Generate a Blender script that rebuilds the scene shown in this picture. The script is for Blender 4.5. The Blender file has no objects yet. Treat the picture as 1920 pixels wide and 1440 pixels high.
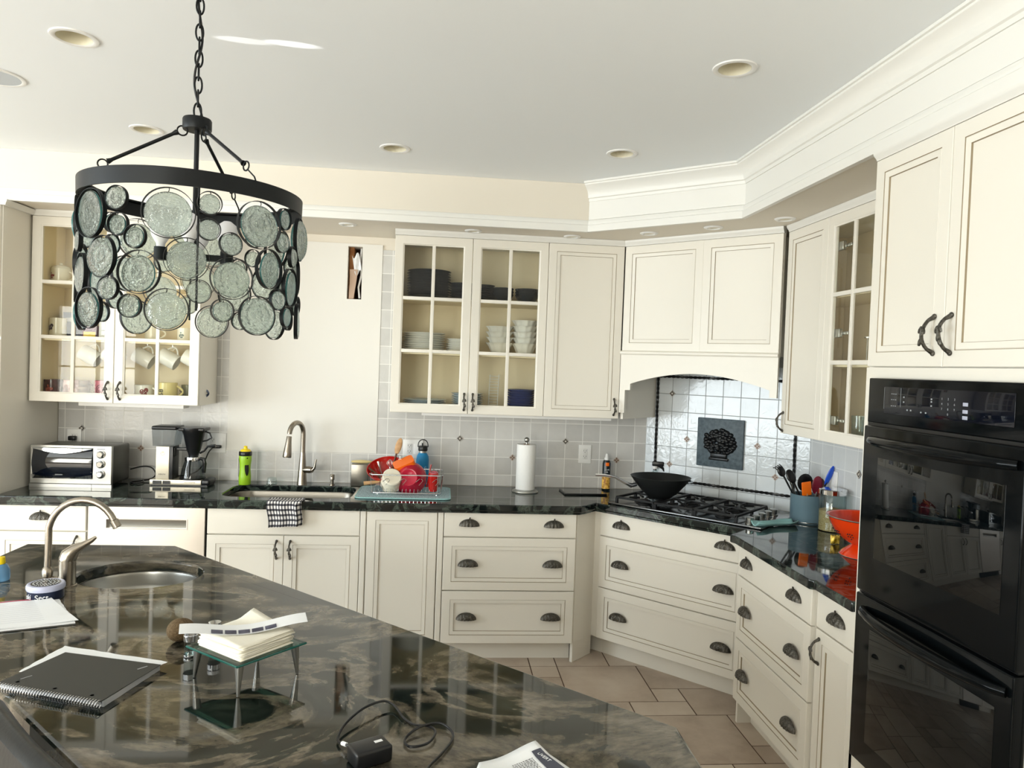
import bpy, bmesh, math, random
from mathutils import Vector, Matrix
from mathutils.geometry import tessellate_polygon
C = bpy.context.scene.collection
R = math.radians
PI = math.pi
random.seed(7)

# ------------------------------------------------------------------ helpers
class MB:
    """collects shapes into one mesh"""
    def __init__(s): s.v=[]; s.f=[]; s.m=[]; s.mi=0; s.sm=[]; s.smooth=True; s.M=Matrix()
    def add(s, vs, fs, smooth=None):
        o=len(s.v); s.v += [s.M@Vector(p) for p in vs]
        for f in fs: s.f.append([i+o for i in f]); s.m.append(s.mi); s.sm.append(s.smooth if smooth is None else smooth)
        return s
    def mat(s,i): s.mi=i; return s
    def box(s,x0,x1,y0,y1,z0,z1,b=0):
        if b<=0:
            return s.add([(x0,y0,z0),(x1,y0,z0),(x1,y1,z0),(x0,y1,z0),(x0,y0,z1),(x1,y0,z1),(x1,y1,z1),(x0,y1,z1)],
              [(0,3,2,1),(4,5,6,7),(0,1,5,4),(1,2,6,5),(2,3,7,6),(3,0,4,7)],False)
        bm=bmesh.new(); bmesh.ops.create_cube(bm,size=1)
        for v in bm.verts: v.co=Vector(((x0+x1)/2+v.co.x*(x1-x0),(y0+y1)/2+v.co.y*(y1-y0),(z0+z1)/2+v.co.z*(z1-z0)))
        bmesh.ops.bevel(bm,geom=bm.edges[:],offset=b,segments=3,profile=.5,affect='EDGES')
        bm.verts.ensure_lookup_table()
        for i,v in enumerate(bm.verts): v.index=i
        s.add([v.co[:] for v in bm.verts],[[v.index for v in f.verts] for f in bm.faces],True); bm.free(); return s
    def lathe(s,prof,n=24,cx=0,cy=0,cz=0,cap0=True,cap1=True,a0=0,mod=None):
        vs=[];k=len(prof)
        for i in range(n):
            a=a0+2*PI*i/n
            for (r,z) in prof:
                rr=r*(mod(a,z) if mod else 1); vs.append((cx+rr*math.cos(a),cy+rr*math.sin(a),cz+z))
        fs=[]
        for i in range(n):
            j=(i+1)%n
            for q in range(k-1): fs.append((i*k+q,j*k+q,j*k+q+1,i*k+q+1))
        if cap0 and prof[0][0]>1e-6: fs.append([i*k for i in range(n)][::-1])
        if cap1 and prof[-1][0]>1e-6: fs.append([i*k+k-1 for i in range(n)])
        return s.add(vs,fs)
    def cyl(s,p0,p1,r0,r1=None,n=16,caps=True):
        return s.tube([p0,p1],[r0,r0 if r1 is None else r1],n,caps)
    def tube(s,pts,r,n=10,caps=True,closed=False,flat=1.0):
        pts=[Vector(p) for p in pts]; k=len(pts); rs=r if isinstance(r,(list,tuple)) else [r]*k
        vs=[];T=[]
        for i in range(k):
            if closed: t=pts[(i+1)%k]-pts[i-1]
            else: t=pts[min(i+1,k-1)]-pts[max(i-1,0)]
            T.append(t.normalized() if t.length>1e-9 else Vector((0,0,1)))
        u=T[0].orthogonal().normalized()
        if abs(T[0].z)<.9:
            u=(Vector((0,0,1))-T[0]*T[0].z).normalized()
        for i in range(k):
            u=(u-T[i]*u.dot(T[i])).normalized(); w=T[i].cross(u)
            for q in range(n):
                a=2*PI*q/n; vs.append(pts[i]+(u*math.cos(a)+w*math.sin(a)*flat)*rs[i])
        fs=[]
        for i in range(k if closed else k-1):
            i2=(i+1)%k
            for q in range(n): q2=(q+1)%n; fs.append((i*n+q,i*n+q2,i2*n+q2,i2*n+q))
        if caps and not closed: fs.append(list(range(n))[::-1]); fs.append([(k-1)*n+q for q in range(n)])
        return s.add(vs,fs)
    def ball(s,c,rx,ry=None,rz=None,n=16,m=10,f=None):
        ry=rx if ry is None else ry; rz=rx if rz is None else rz; vs=[(c[0],c[1],c[2]+rz)]
        for j in range(1,m):
            t=PI*j/m
            for i in range(n):
                a=2*PI*i/n; g=f(a,t) if f else 1
                vs.append((c[0]+rx*g*math.sin(t)*math.cos(a),c[1]+ry*g*math.sin(t)*math.sin(a),c[2]+rz*g*math.cos(t)))
        vs.append((c[0],c[1],c[2]-rz)); L=len(vs)-1; fs=[]
        for i in range(n): fs.append((0,1+i,1+(i+1)%n)); fs.append((L,L-n+(i+1)%n,L-n+i))
        for j in range(m-2):
            for i in range(n): a=1+j*n+i;b=1+j*n+(i+1)%n; fs.append((a,a+n,b+n,b))
        return s.add(vs,fs)
    def slab(s,outer,z0,z1,holes=(),top=True,bottom=True):
        loops=[[Vector((p[0],p[1],0)) for p in l] for l in [outer]+list(holes)]
        tris=tessellate_polygon(loops); flat=[p for l in loops for p in l]; n=len(flat)
        vs=[(p.x,p.y,z1) for p in flat]+[(p.x,p.y,z0) for p in flat]; fs=[]
        for t in tris:
            a,b,c=[flat[i] for i in t]; up=((b-a).cross(c-a)).z>0; t=t if up else t[::-1]
            if top: fs.append(tuple(t))
            if bottom: fs.append(tuple(i+n for i in t[::-1]))
        o=0
        for li,l in enumerate(loops):
            k=len(l); ar=sum(l[i].x*l[(i+1)%k].y-l[(i+1)%k].x*l[i].y for i in range(k))
            rev=(ar<0)!=(li>0)
            for i in range(k):
                a,b=o+i,o+(i+1)%k
                fs.append((a,a+n,b+n,b) if not rev else (b,b+n,a+n,a))
            o+=k
        return s.add(vs,fs,False)
    def sweep(s,path,prof,closed=False):
        """prof: (out, z); out is to the right of the path direction"""
        P=[Vector((p[0],p[1])) for p in path]; k=len(P); vs=[]
        for i in range(k):
            d0=(P[i]-P[i-1]).normalized() if (i>0 or closed) else None
            d1=(P[(i+1)%k]-P[i]).normalized() if (i<k-1 or closed) else None
            if d0 is None: d0=d1
            if d1 is None: d1=d0
            n0=Vector((d0.y,-d0.x)); n1=Vector((d1.y,-d1.x)); m=(n0+n1); m=m/(m.dot(n0)) if m.length>1e-6 else n0
            for (o,z) in prof: q=P[i]+m*o; vs.append((q.x,q.y,z))
        L=len(prof); fs=[]
        for i in range(k if closed else k-1):
            j=(i+1)%k
            for q in range(L-1): fs.append((i*L+q,i*L+q+1,j*L+q+1,j*L+q))
        if not closed: fs.append(list(range(L))[::-1]); fs.append([(k-1)*L+q for q in range(L)])
        return s.add(vs,fs,False)
    def grid(s,fn,nu,nv,closed_u=False):
        vs=[fn(i/nu,j/nv) for i in range(nu+(0 if closed_u else 1)) for j in range(nv+1)]
        fs=[]; w=nv+1; U=nu if closed_u else nu
        for i in range(nu):
            i2=(i+1)%nu if closed_u else i+1
            for j in range(nv): fs.append((i*w+j,i2*w+j,i2*w+j+1,i*w+j+1))
        return s.add(vs,fs)
    def mesh(s,name,mats,ang=40):
        me=bpy.data.meshes.new(name); me.from_pydata([tuple(v) for v in s.v],[],s.f)
        for m in (mats if isinstance(mats,(list,tuple)) else [mats]): me.materials.append(m)
        for p,mi,sm in zip(me.polygons,s.m,s.sm): p.material_index=mi; p.use_smooth=sm
        bm=bmesh.new(); bm.from_mesh(me); bmesh.ops.recalc_face_normals(bm,faces=bm.faces[:]); bm.to_mesh(me); bm.free()
        me.set_sharp_from_angle(angle=R(ang)); me.update(); return me
    def build(s,name,mats,parent=None,loc=(0,0,0),rot=(0,0,0),bevel=0,ang=40):
        return place(name,s.mesh(name,mats,ang),parent,loc,rot,bevel)
def place(name,me,parent=None,loc=(0,0,0),rot=(0,0,0),bevel=0):
    o=bpy.data.objects.new(name,me); C.objects.link(o); o.location=loc; o.rotation_euler=rot
    if parent: o.parent=parent
    if bevel:
        b=o.modifiers.new('bevel','BEVEL'); b.width=bevel; b.segments=2; b.limit_method='ANGLE'; b.angle_limit=R(50)
    return o
def tag(o,label=None,cat=None,group=None,kind=None):
    if label: o['label']=label
    if cat: o['category']=cat
    if group: o['group']=group
    if kind: o['kind']=kind
    return o
def thing(name,label,cat,loc=(0,0,0),rz=0,group=None):
    o=bpy.data.objects.new(name,None); C.objects.link(o); o.location=loc; o.rotation_euler=(0,0,rz); o.empty_display_size=.05
    return tag(o,label,cat,group)
def struct(o): o['kind']='structure'; return o
def dup(o,loc=None,rot=None,label=None,group=None,parent=None):
    c=o.copy(); C.objects.link(c)
    if parent: c.parent=parent
    if loc is not None: c.location=loc
    if rot is not None: c.rotation_euler=rot
    if label: c['label']=label
    if group: c['group']=group
    for ch in list(o.children): dup(ch,parent=c)
    return c
def text(body,size,name,m,parent,loc,rot,ext=.0004,ax='CENTER'):
    cu=bpy.data.curves.new('t','FONT'); cu.body=body; cu.size=size; cu.extrude=ext; cu.align_x=ax; cu.align_y='CENTER'
    t=bpy.data.objects.new('t',cu); C.objects.link(t); dg=bpy.context.evaluated_depsgraph_get(); dg.update()
    me=bpy.data.meshes.new_from_object(t.evaluated_get(dg)); bpy.data.objects.remove(t)
    me.materials.clear(); me.materials.append(m); return place(name,me,parent,loc,rot)

def smooth(P,n=6):
    out=[];P=[Vector(p) for p in P]
    for i in range(len(P)-1):
        p0=P[max(i-1,0)];p1=P[i];p2=P[i+1];p3=P[min(i+2,len(P)-1)]
        for k in range(n):
            s=k/n; out.append(.5*((2*p1)+(p2-p0)*s+(2*p0-5*p1+4*p2-p3)*s*s+(3*p1-p0-3*p2+p3)*s*s*s))
    return out+[P[-1]]
# ------------------------------------------------------------------ materials
def lin(c):
    return tuple([(x/255/12.92 if x/255<=.04045 else ((x/255+.055)/1.055)**2.4) for x in c])+(1,)
def mat(name,col,rough=.5,metal=0,spec=.5,trans=0,ior=1.45,coat=0,bump=0,bscale=50,emis=None,estr=0,var=0,vscale=8):
    m=bpy.data.materials.new(name); m.use_nodes=True; nt=m.node_tree; b=nt.nodes['Principled BSDF']
    b.inputs['Base Color'].default_value=lin(col); b.inputs['Roughness'].default_value=rough; b.inputs['Metallic'].default_value=metal
    b.inputs['Specular IOR Level'].default_value=spec; b.inputs['Transmission Weight'].default_value=trans; b.inputs['IOR'].default_value=ior
    b.inputs['Coat Weight'].default_value=coat
    if emis: b.inputs['Emission Color'].default_value=lin(emis); b.inputs['Emission Strength'].default_value=estr
    if bump or var:
        tc=nt.nodes.new('ShaderNodeTexCoord'); n=nt.nodes.new('ShaderNodeTexNoise'); n.inputs['Scale'].default_value=bscale if bump else vscale; n.inputs['Detail'].default_value=4
        nt.links.new(tc.outputs['Object'],n.inputs['Vector'])
        if bump:
            bp=nt.nodes.new('ShaderNodeBump'); bp.inputs['Strength'].default_value=bump; bp.inputs['Distance'].default_value=.002
            nt.links.new(n.outputs['Fac'],bp.inputs['Height']); nt.links.new(bp.outputs['Normal'],b.inputs['Normal'])
        if var:
            r=nt.nodes.new('ShaderNodeValToRGB'); a=[max(0,x-var) for x in col]; c=[min(255,x+var) for x in col]
            r.color_ramp.elements[0].color=lin(a); r.color_ramp.elements[1].color=lin(c); r.color_ramp.elements[0].position=.35; r.color_ramp.elements[1].position=.65
            nt.links.new(n.outputs['Fac'],r.inputs['Fac']); nt.links.new(r.outputs['Color'],b.inputs['Base Color'])
    return m
PAINT=mat('cream cabinet paint',(231,227,217),.36,bump=.05,bscale=120)
GLAZE=mat('umber glaze in the grooves',(150,136,112),.5)
INNER=mat('cabinet interior',(240,226,196),.55)
WALLP=mat('cream wall paint',(224,217,204),.6,bump=.05,bscale=200)
PATCHP=mat('white primer paint',(226,224,218),.55,bump=.15,bscale=14)
CEILP=mat('white ceiling paint',(241,245,248),.7,bump=.04,bscale=200)
TRIMP=mat('white trim paint',(230,229,224),.4)
BRONZE=mat('aged bronze',(84,81,75),.38,.75,bump=.9,bscale=160,var=22,vscale=90)
BLACKM=mat('matte black metal',(24,27,29),.45,.5)
STEEL=mat('brushed steel',(178,178,174),.28,1)
NICKEL=mat('brushed nickel',(160,152,140),.27,1)
CHROME=mat('chrome',(220,222,225),.08,1)
DWST=mat('satin stainless',(214,208,200),.34,.85)
BLACKP=mat('black plastic',(18,19,21),.3)
BLACKG=mat('black enamel',(8,11,13),.10,spec=.14)
CAST=mat('cast iron',(22,23,25),.55,.3,bump=.3,bscale=150)
WHITEP=mat('white plastic',(232,232,230),.35)
WHITEC=mat('white glazed china',(236,235,230),.12)
CREAMC=mat('cream glazed china',(232,226,208),.15)
DARKC=mat('charcoal glazed china',(26,31,38),.22)
BLUEC=mat('blue glazed china',(34,56,120),.18)
REDM=mat('red enamel',(176,22,16),.14,coat=.5)
ORANGEE=mat('orange red enamel',(226,62,14),.12,coat=.5)
PINKB=mat('raspberry melamine',(178,14,50),.2,coat=.4)
ORANGE=mat('orange silicone',(242,112,20),.3)
BURG=mat('burgundy silicone',(116,20,44),.35)
BROWNW=mat('walnut wood',(96,58,36),.5,var=14,vscale=30)
BEECH=mat('beech wood',(196,156,112),.5,var=12,vscale=30)
BLUEB=mat('blue powder coat',(28,138,196),.4)
GREENP=mat('lime plastic',(150,196,40),.35)
YELLOW=mat('yellow plastic',(238,210,30),.35)
PAPER=mat('white paper',(230,232,234),.7)
NAPK=mat('paper napkin',(232,228,214),.85,bump=.3,bscale=60)
INK=mat('black ink',(30,30,34),.6)
TEAL=mat('pale teal silicone',(150,198,198),.4)
MATP=mat('patterned drying mat',(150,176,184),.8,var=50,vscale=140)
CROCK=mat('slate blue stoneware',(98,122,134),.35,var=5,vscale=6)
SLATE=mat('slate plaque',(70,84,92),.5,bump=.4,bscale=60,var=10,vscale=20)
PEWT=mat('dark cast relief',(26,28,30),.3,.4)
TOWELP=mat('paper towel',(238,238,236),.9,bump=.6,bscale=90)
LEATHER=mat('black leather',(16,19,20),.3,spec=.3,bump=.2,bscale=80)
STUD=mat('raw wood stud',(140,92,50),.8,var=20,vscale=18)
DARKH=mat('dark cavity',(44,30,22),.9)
TINB=mat('navy tin',(22,34,60),.3,.2); TINL=mat('lavender tin lid',(178,182,206),.35)
PINKM=mat('pink mug glaze',(196,110,128),.2); DARKM=mat('oxblood mug glaze',(70,26,30),.2,var=20,vscale=40)
YELM=mat('pale yellow mug glaze',(222,206,140),.2); ROSE=mat('rose decal',(140,24,36),.3,var=30,vscale=200)
FLOWM=mat('floral mug glaze',(176,140,138),.25,var=60,vscale=60)
PALEB=mat('pale blue band china',(176,190,200),.18)
BULB=mat('frosted bulb',(236,234,238),.4)
CANW=mat('cream light baffle',(226,220,198),.5)
GRILLE=mat('speaker grille',(196,202,208),.7)
OATS=mat('oats',(200,170,118),.9,bump=1,bscale=220,var=30,vscale=160)
LABELC=mat('oil can label',(206,140,30),.35,var=70,vscale=60)
NAVY=mat('black green can',(20,30,34),.25)
KIWI=mat('kiwi skin',(88,70,44),.85,bump=.8,bscale=240,var=14,vscale=50)
CARD=mat('black cover card',(50,50,46),.6); GREYP=mat('grey plastic',(150,152,156),.4)
BLUES=mat('blue silicone',(14,74,190),.35)
def schlick(nt,f0,normal=None):
    lw=nt.nodes.new('ShaderNodeLayerWeight'); lw.inputs['Blend'].default_value=.5; p=nt.nodes.new('ShaderNodeMath'); p.operation='POWER'; p.inputs[1].default_value=5
    nt.links.new(lw.outputs['Facing'],p.inputs[0]); m=nt.nodes.new('ShaderNodeMath'); m.operation='MULTIPLY_ADD'; m.inputs[1].default_value=1-f0; m.inputs[2].default_value=f0; nt.links.new(p.outputs[0],m.inputs[0])
    if normal: nt.links.new(normal,lw.inputs['Normal'])
    return m
def glass_mat(name,tint=(255,255,255),spec=1.0,fres=1.45,rough=0.0):
    m=bpy.data.materials.new(name); m.use_nodes=True; nt=m.node_tree; nt.nodes.clear()
    o=nt.nodes.new('ShaderNodeOutputMaterial'); t=nt.nodes.new('ShaderNodeBsdfTransparent'); t.inputs[0].default_value=lin(tint)
    g=nt.nodes.new('ShaderNodeBsdfGlossy'); g.inputs['Roughness'].default_value=rough; f=schlick(nt,((fres-1)/(fres+1))**2)
    x=nt.nodes.new('ShaderNodeMixShader'); nt.links.new(f.outputs[0],x.inputs[0]); nt.links.new(t.outputs[0],x.inputs[1]); nt.links.new(g.outputs[0],x.inputs[2]); nt.links.new(x.outputs[0],o.inputs[0]); return m
PANE=glass_mat('cabinet pane',(253,254,252),fres=1.34)
TUMB=glass_mat('clear tumbler glass',(236,242,242),fres=1.6)
SHADEG=glass_mat('green edged glass',(150,190,180),fres=1.5)
def disc_glass():
    m=bpy.data.materials.new('rippled recycled glass'); m.use_nodes=True; nt=m.node_tree; nt.nodes.clear(); N=nt.nodes.new; L=nt.links.new
    o=N('ShaderNodeOutputMaterial'); tc=N('ShaderNodeTexCoord'); oi=N('ShaderNodeObjectInfo')
    w=N('ShaderNodeTexWave'); w.wave_type='RINGS'; w.rings_direction='Y'; w.inputs['Scale'].default_value=15; w.inputs['Distortion'].default_value=4; w.inputs['Detail'].default_value=3; w.inputs['Detail Scale'].default_value=9
    n=N('ShaderNodeTexNoise'); n.inputs['Scale'].default_value=22; n.inputs['Detail'].default_value=2
    L(tc.outputs['Object'],w.inputs['Vector']); L(tc.outputs['Object'],n.inputs['Vector'])
    a=N('ShaderNodeMath'); a.operation='ADD'; L(w.outputs['Fac'],a.inputs[0]); L(n.outputs['Fac'],a.inputs[1])
    b=N('ShaderNodeBump'); b.inputs['Strength'].default_value=.7; b.inputs['Distance'].default_value=.006; L(a.outputs[0],b.inputs['Height'])
    r=N('ShaderNodeBsdfRefraction'); r.inputs['Color'].default_value=lin((250,255,252)); r.inputs['IOR'].default_value=1.3; r.inputs['Roughness'].default_value=.04
    t=N('ShaderNodeBsdfTransparent'); t.inputs[0].default_value=lin((240,248,242))
    x0=N('ShaderNodeMixShader'); x0.inputs[0].default_value=.62; L(t.outputs[0],x0.inputs[1]); L(r.outputs[0],x0.inputs[2])
    tr=N('ShaderNodeBsdfTranslucent'); tr.inputs[0].default_value=lin((226,240,242)); x2=N('ShaderNodeMixShader'); x2.inputs[0].default_value=.14; L(x0.outputs[0],x2.inputs[1]); L(tr.outputs[0],x2.inputs[2])
    g=N('ShaderNodeBsdfGlossy'); g.inputs['Roughness'].default_value=.05; f=schlick(nt,.07,b.outputs['Normal'])
    for q in (r,g): L(b.outputs['Normal'],q.inputs['Normal'])
    x=N('ShaderNodeMixShader'); L(f.outputs[0],x.inputs[0]); L(x2.outputs[0],x.inputs[1]); L(g.outputs[0],x.inputs[2]); L(x.outputs[0],o.inputs[0]); return m
DISC=disc_glass(); DEDGE=mat('teal glass edge',(60,116,116),.1,trans=.35)
def granite(name,cols,sx,sy,rot,scale,rough=.045,grad=0):
    m=bpy.data.materials.new(name); m.use_nodes=True; nt=m.node_tree; b=nt.nodes['Principled BSDF']; N=nt.nodes.new; L=nt.links.new
    tc=N('ShaderNodeTexCoord'); mp=N('ShaderNodeMapping'); mp.inputs['Scale'].default_value=(sx,sy,1); mp.inputs['Rotation'].default_value=(0,0,rot)
    L(tc.outputs['Object'],mp.inputs['Vector'])
    n0=N('ShaderNodeTexNoise'); n0.inputs['Scale'].default_value=scale*.8; n0.inputs['Detail'].default_value=2
    mv=N('ShaderNodeVectorMath'); mv.operation='SCALE'; mv.inputs['Scale'].default_value=.9/scale; L(mp.outputs[0],n0.inputs['Vector']); L(n0.outputs['Color'],mv.inputs[0])
    ad=N('ShaderNodeVectorMath'); ad.operation='ADD'; L(mp.outputs[0],ad.inputs[0]); L(mv.outputs[0],ad.inputs[1])
    n1=N('ShaderNodeTexNoise'); n1.inputs['Scale'].default_value=scale; n1.inputs['Detail'].default_value=9; n1.inputs['Roughness'].default_value=.54; n1.inputs['Distortion'].default_value=1.7; L(ad.outputs[0],n1.inputs['Vector'])
    r=N('ShaderNodeValToRGB'); e=r.color_ramp.elements
    while len(e)<len(cols): e.new(.5)
    for q,(p,c) in zip(e,cols): q.position=p; q.color=lin(c)
    if grad:
        sx_=N('ShaderNodeSeparateXYZ'); L(tc.outputs['Object'],sx_.inputs[0]); ma=N('ShaderNodeMath'); ma.operation='MULTIPLY_ADD'; ma.inputs[1].default_value=grad; L(sx_.outputs[0],ma.inputs[0]); L(n1.outputs['Fac'],ma.inputs[2]); L(ma.outputs[0],r.inputs['Fac'])
    else: L(n1.outputs['Fac'],r.inputs['Fac'])
    n2=N('ShaderNodeTexNoise'); n2.inputs['Scale'].default_value=scale*22; n2.inputs['Detail'].default_value=6; n2.inputs['Roughness'].default_value=.7; L(ad.outputs[0],n2.inputs['Vector'])
    r2=N('ShaderNodeValToRGB'); r2.color_ramp.elements[0].position=.36; r2.color_ramp.elements[1].position=.62; r2.color_ramp.elements[0].color=(.45,.45,.45,1); r2.color_ramp.elements[1].color=(1.35,1.35,1.3,1); L(n2.outputs['Fac'],r2.inputs['Fac'])
    mx=N('ShaderNodeMix'); mx.data_type='RGBA'; mx.blend_type='MULTIPLY'; mx.inputs['Factor'].default_value=1; L(r.outputs['Color'],mx.inputs['A']); L(r2.outputs['Color'],mx.inputs['B'])
    L(mx.outputs['Result'],b.inputs['Base Color']); b.inputs['Roughness'].default_value=rough; b.inputs['Specular IOR Level'].default_value=.55
    return m
GRAN=granite('dark green granite',[(.3,(10,14,16)),(.5,(22,30,31)),(.58,(74,86,80)),(.66,(28,36,36))],1,1,0,9)
GRANI=granite('swirled green and taupe granite',[(.40,(12,18,18)),(.470,(24,31,28)),(.487,(76,71,60)),(.545,(106,99,88)),(.565,(36,42,37)),(.61,(20,26,24)),(.635,(88,82,70)),(.72,(60,56,48))],.8,1.25,R(38),1.35,grad=-.055)
def tile_mat(name,x0,z0,s,col,grout,bump=.25,ax='XZ',var=8,gw=.03,rough=.14,sy=None):
    m=bpy.data.materials.new(name); m.use_nodes=True; nt=m.node_tree; b=nt.nodes['Principled BSDF']; N=nt.nodes.new; L=nt.links.new
    tc=N('ShaderNodeTexCoord'); sp=N('ShaderNodeSeparateXYZ'); L(tc.outputs['Object'],sp.inputs[0])
    def M(op,a,bb=None):
        q=N('ShaderNodeMath'); q.operation=op
        for i,v in enumerate((a,bb)):
            if v is None: continue
            if isinstance(v,(int,float)): q.inputs[i].default_value=v
            else: L(v,q.inputs[i])
        return q.outputs[0]
    u=M('DIVIDE',M('SUBTRACT',sp.outputs[0],x0),s); v=M('DIVIDE',M('SUBTRACT',sp.outputs[2],z0),s)
    def edge(t): f=M('FRACT',t); return M('MINIMUM',f,M('SUBTRACT',1,f))
    d=M('MINIMUM',edge(u),edge(v)); mask=M('LESS_THAN',d,gw)
    cb=N('ShaderNodeCombineXYZ'); L(M('FLOOR',u),cb.inputs[0]); L(M('FLOOR',v),cb.inputs[1])
    wn=N('ShaderNodeTexWhiteNoise'); wn.noise_dimensions='2D'; L(cb.outputs[0],wn.inputs['Vector'])
    ns=N('ShaderNodeTexNoise'); ns.inputs['Scale'].default_value=14; ns.inputs['Detail'].default_value=4; L(tc.outputs['Object'],ns.inputs['Vector'])
    f=M('ADD',M('MULTIPLY',wn.outputs['Value'],.5),M('MULTIPLY',ns.outputs['Fac'],.5))
    r=N('ShaderNodeValToRGB'); r.color_ramp.elements[0].color=lin([c-var for c in col]); r.color_ramp.elements[1].color=lin([min(255,c+var) for c in col]); r.color_ramp.elements[0].position=.2; r.color_ramp.elements[1].position=.8; L(f,r.inputs['Fac'])
    mx=N('ShaderNodeMix'); mx.data_type='RGBA'; L(mask,mx.inputs['Factor']); L(r.outputs['Color'],mx.inputs['A']); mx.inputs['B'].default_value=lin(grout); L(mx.outputs['Result'],b.inputs['Base Color'])
    rg=M('ADD',M('MULTIPLY',mask,.6),rough); L(rg,b.inputs['Roughness'])
    n2=N('ShaderNodeTexNoise'); n2.inputs['Scale'].default_value=22; n2.inputs['Detail'].default_value=3; n2.inputs['Distortion'].default_value=1.5; L(tc.outputs['Object'],n2.inputs['Vector'])
    h=M('SUBTRACT',M('MULTIPLY',n2.outputs['Fac'],.8),M('MULTIPLY',mask,.6))
    bp=N('ShaderNodeBump'); bp.inputs['Strength'].default_value=bump; bp.inputs['Distance'].default_value=.004; L(h,bp.inputs['Height']); L(bp.outputs['Normal'],b.inputs['Normal'])
    return m
TILEB=tile_mat('pale grey beige wall tile',.119,.987,.115,(200,199,196),(232,231,227),.25,rough=.2,gw=.019,var=11)
TILED=tile_mat('glossy handmade white tile',.185,.987,.1135,(214,220,224),(160,165,168),.42,rough=.07,gw=.022)
TILER=tile_mat('pale wall tile right',.02,.987,.115,(204,208,211),(222,225,226),.18,rough=.25,gw=.019)
def floor_mat():
    m=bpy.data.materials.new('travertine floor tile'); m.use_nodes=True; nt=m.node_tree; b=nt.nodes['Principled BSDF']; N=nt.nodes.new; L=nt.links.new
    at=N('ShaderNodeAttribute'); at.attribute_name='tone'; tc=N('ShaderNodeTexCoord'); n=N('ShaderNodeTexNoise'); n.inputs['Scale'].default_value=4; n.inputs['Detail'].default_value=8; n.inputs['Roughness'].default_value=.6; L(tc.outputs['Object'],n.inputs['Vector'])
    a=N('ShaderNodeMath'); a.operation='MULTIPLY_ADD'; L(at.outputs['Fac'],a.inputs[0]); a.inputs[1].default_value=.45; L(n.outputs['Fac'],a.inputs[2])
    r=N('ShaderNodeValToRGB'); e=r.color_ramp.elements; e[0].position=.4; e[0].color=lin((164,147,131)); e[1].position=.95; e[1].color=lin((204,191,176)); q=e.new(.62); q.color=lin((186,170,154)); L(a.outputs[0],r.inputs['Fac']); L(r.outputs['Color'],b.inputs['Base Color'])
    b.inputs['Roughness'].default_value=.42; return m
FLOORT=floor_mat(); GROUT=mat('dark brown grout',(84,62,48),.8)
def gingham():
    m=bpy.data.materials.new('black and white check cloth'); m.use_nodes=True; nt=m.node_tree; b=nt.nodes['Principled BSDF']; N=nt.nodes.new; L=nt.links.new
    uv=N('ShaderNodeUVMap'); sp=N('ShaderNodeSeparateXYZ'); L(uv.outputs[0],sp.inputs[0]); o=[]
    for i,k in ((0,11.5),(1,8.5)):
        a=N('ShaderNodeMath'); a.operation='MULTIPLY'; a.inputs[1].default_value=k; L(sp.outputs[i],a.inputs[0]); f=N('ShaderNodeMath'); f.operation='FRACT'; L(a.outputs[0],f.inputs[0]); g=N('ShaderNodeMath'); g.operation='LESS_THAN'; g.inputs[1].default_value=.42; L(f.outputs[0],g.inputs[0]); o.append(g.outputs[0])
    s=N('ShaderNodeMath'); s.operation='ADD'; L(o[0],s.inputs[0]); L(o[1],s.inputs[1]); h=N('ShaderNodeMath'); h.operation='MULTIPLY'; h.inputs[1].default_value=.5; L(s.outputs[0],h.inputs[0])
    r=N('ShaderNodeValToRGB'); r.color_ramp.interpolation='CONSTANT'; e=r.color_ramp.elements; e[0].color=lin((232,230,228)); e[1].position=.4; e[1].color=lin((84,84,92)); q=e.new(.9); q.color=lin((14,14,18)); L(h.outputs[0],r.inputs['Fac']); L(r.outputs['Color'],b.inputs['Base Color']); b.inputs['Roughness'].default_value=.9; return m
GING=gingham()

# ------------------------------------------------------------------ key dimensions
ZC=2.749; ZS=2.478; XW=2.10; XL=-2.335
ZT0=.876; ZT=.914; UB=1.397; UT=2.444; UD=.33
CAMP=(0,-4.7088,1.6927)
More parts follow.
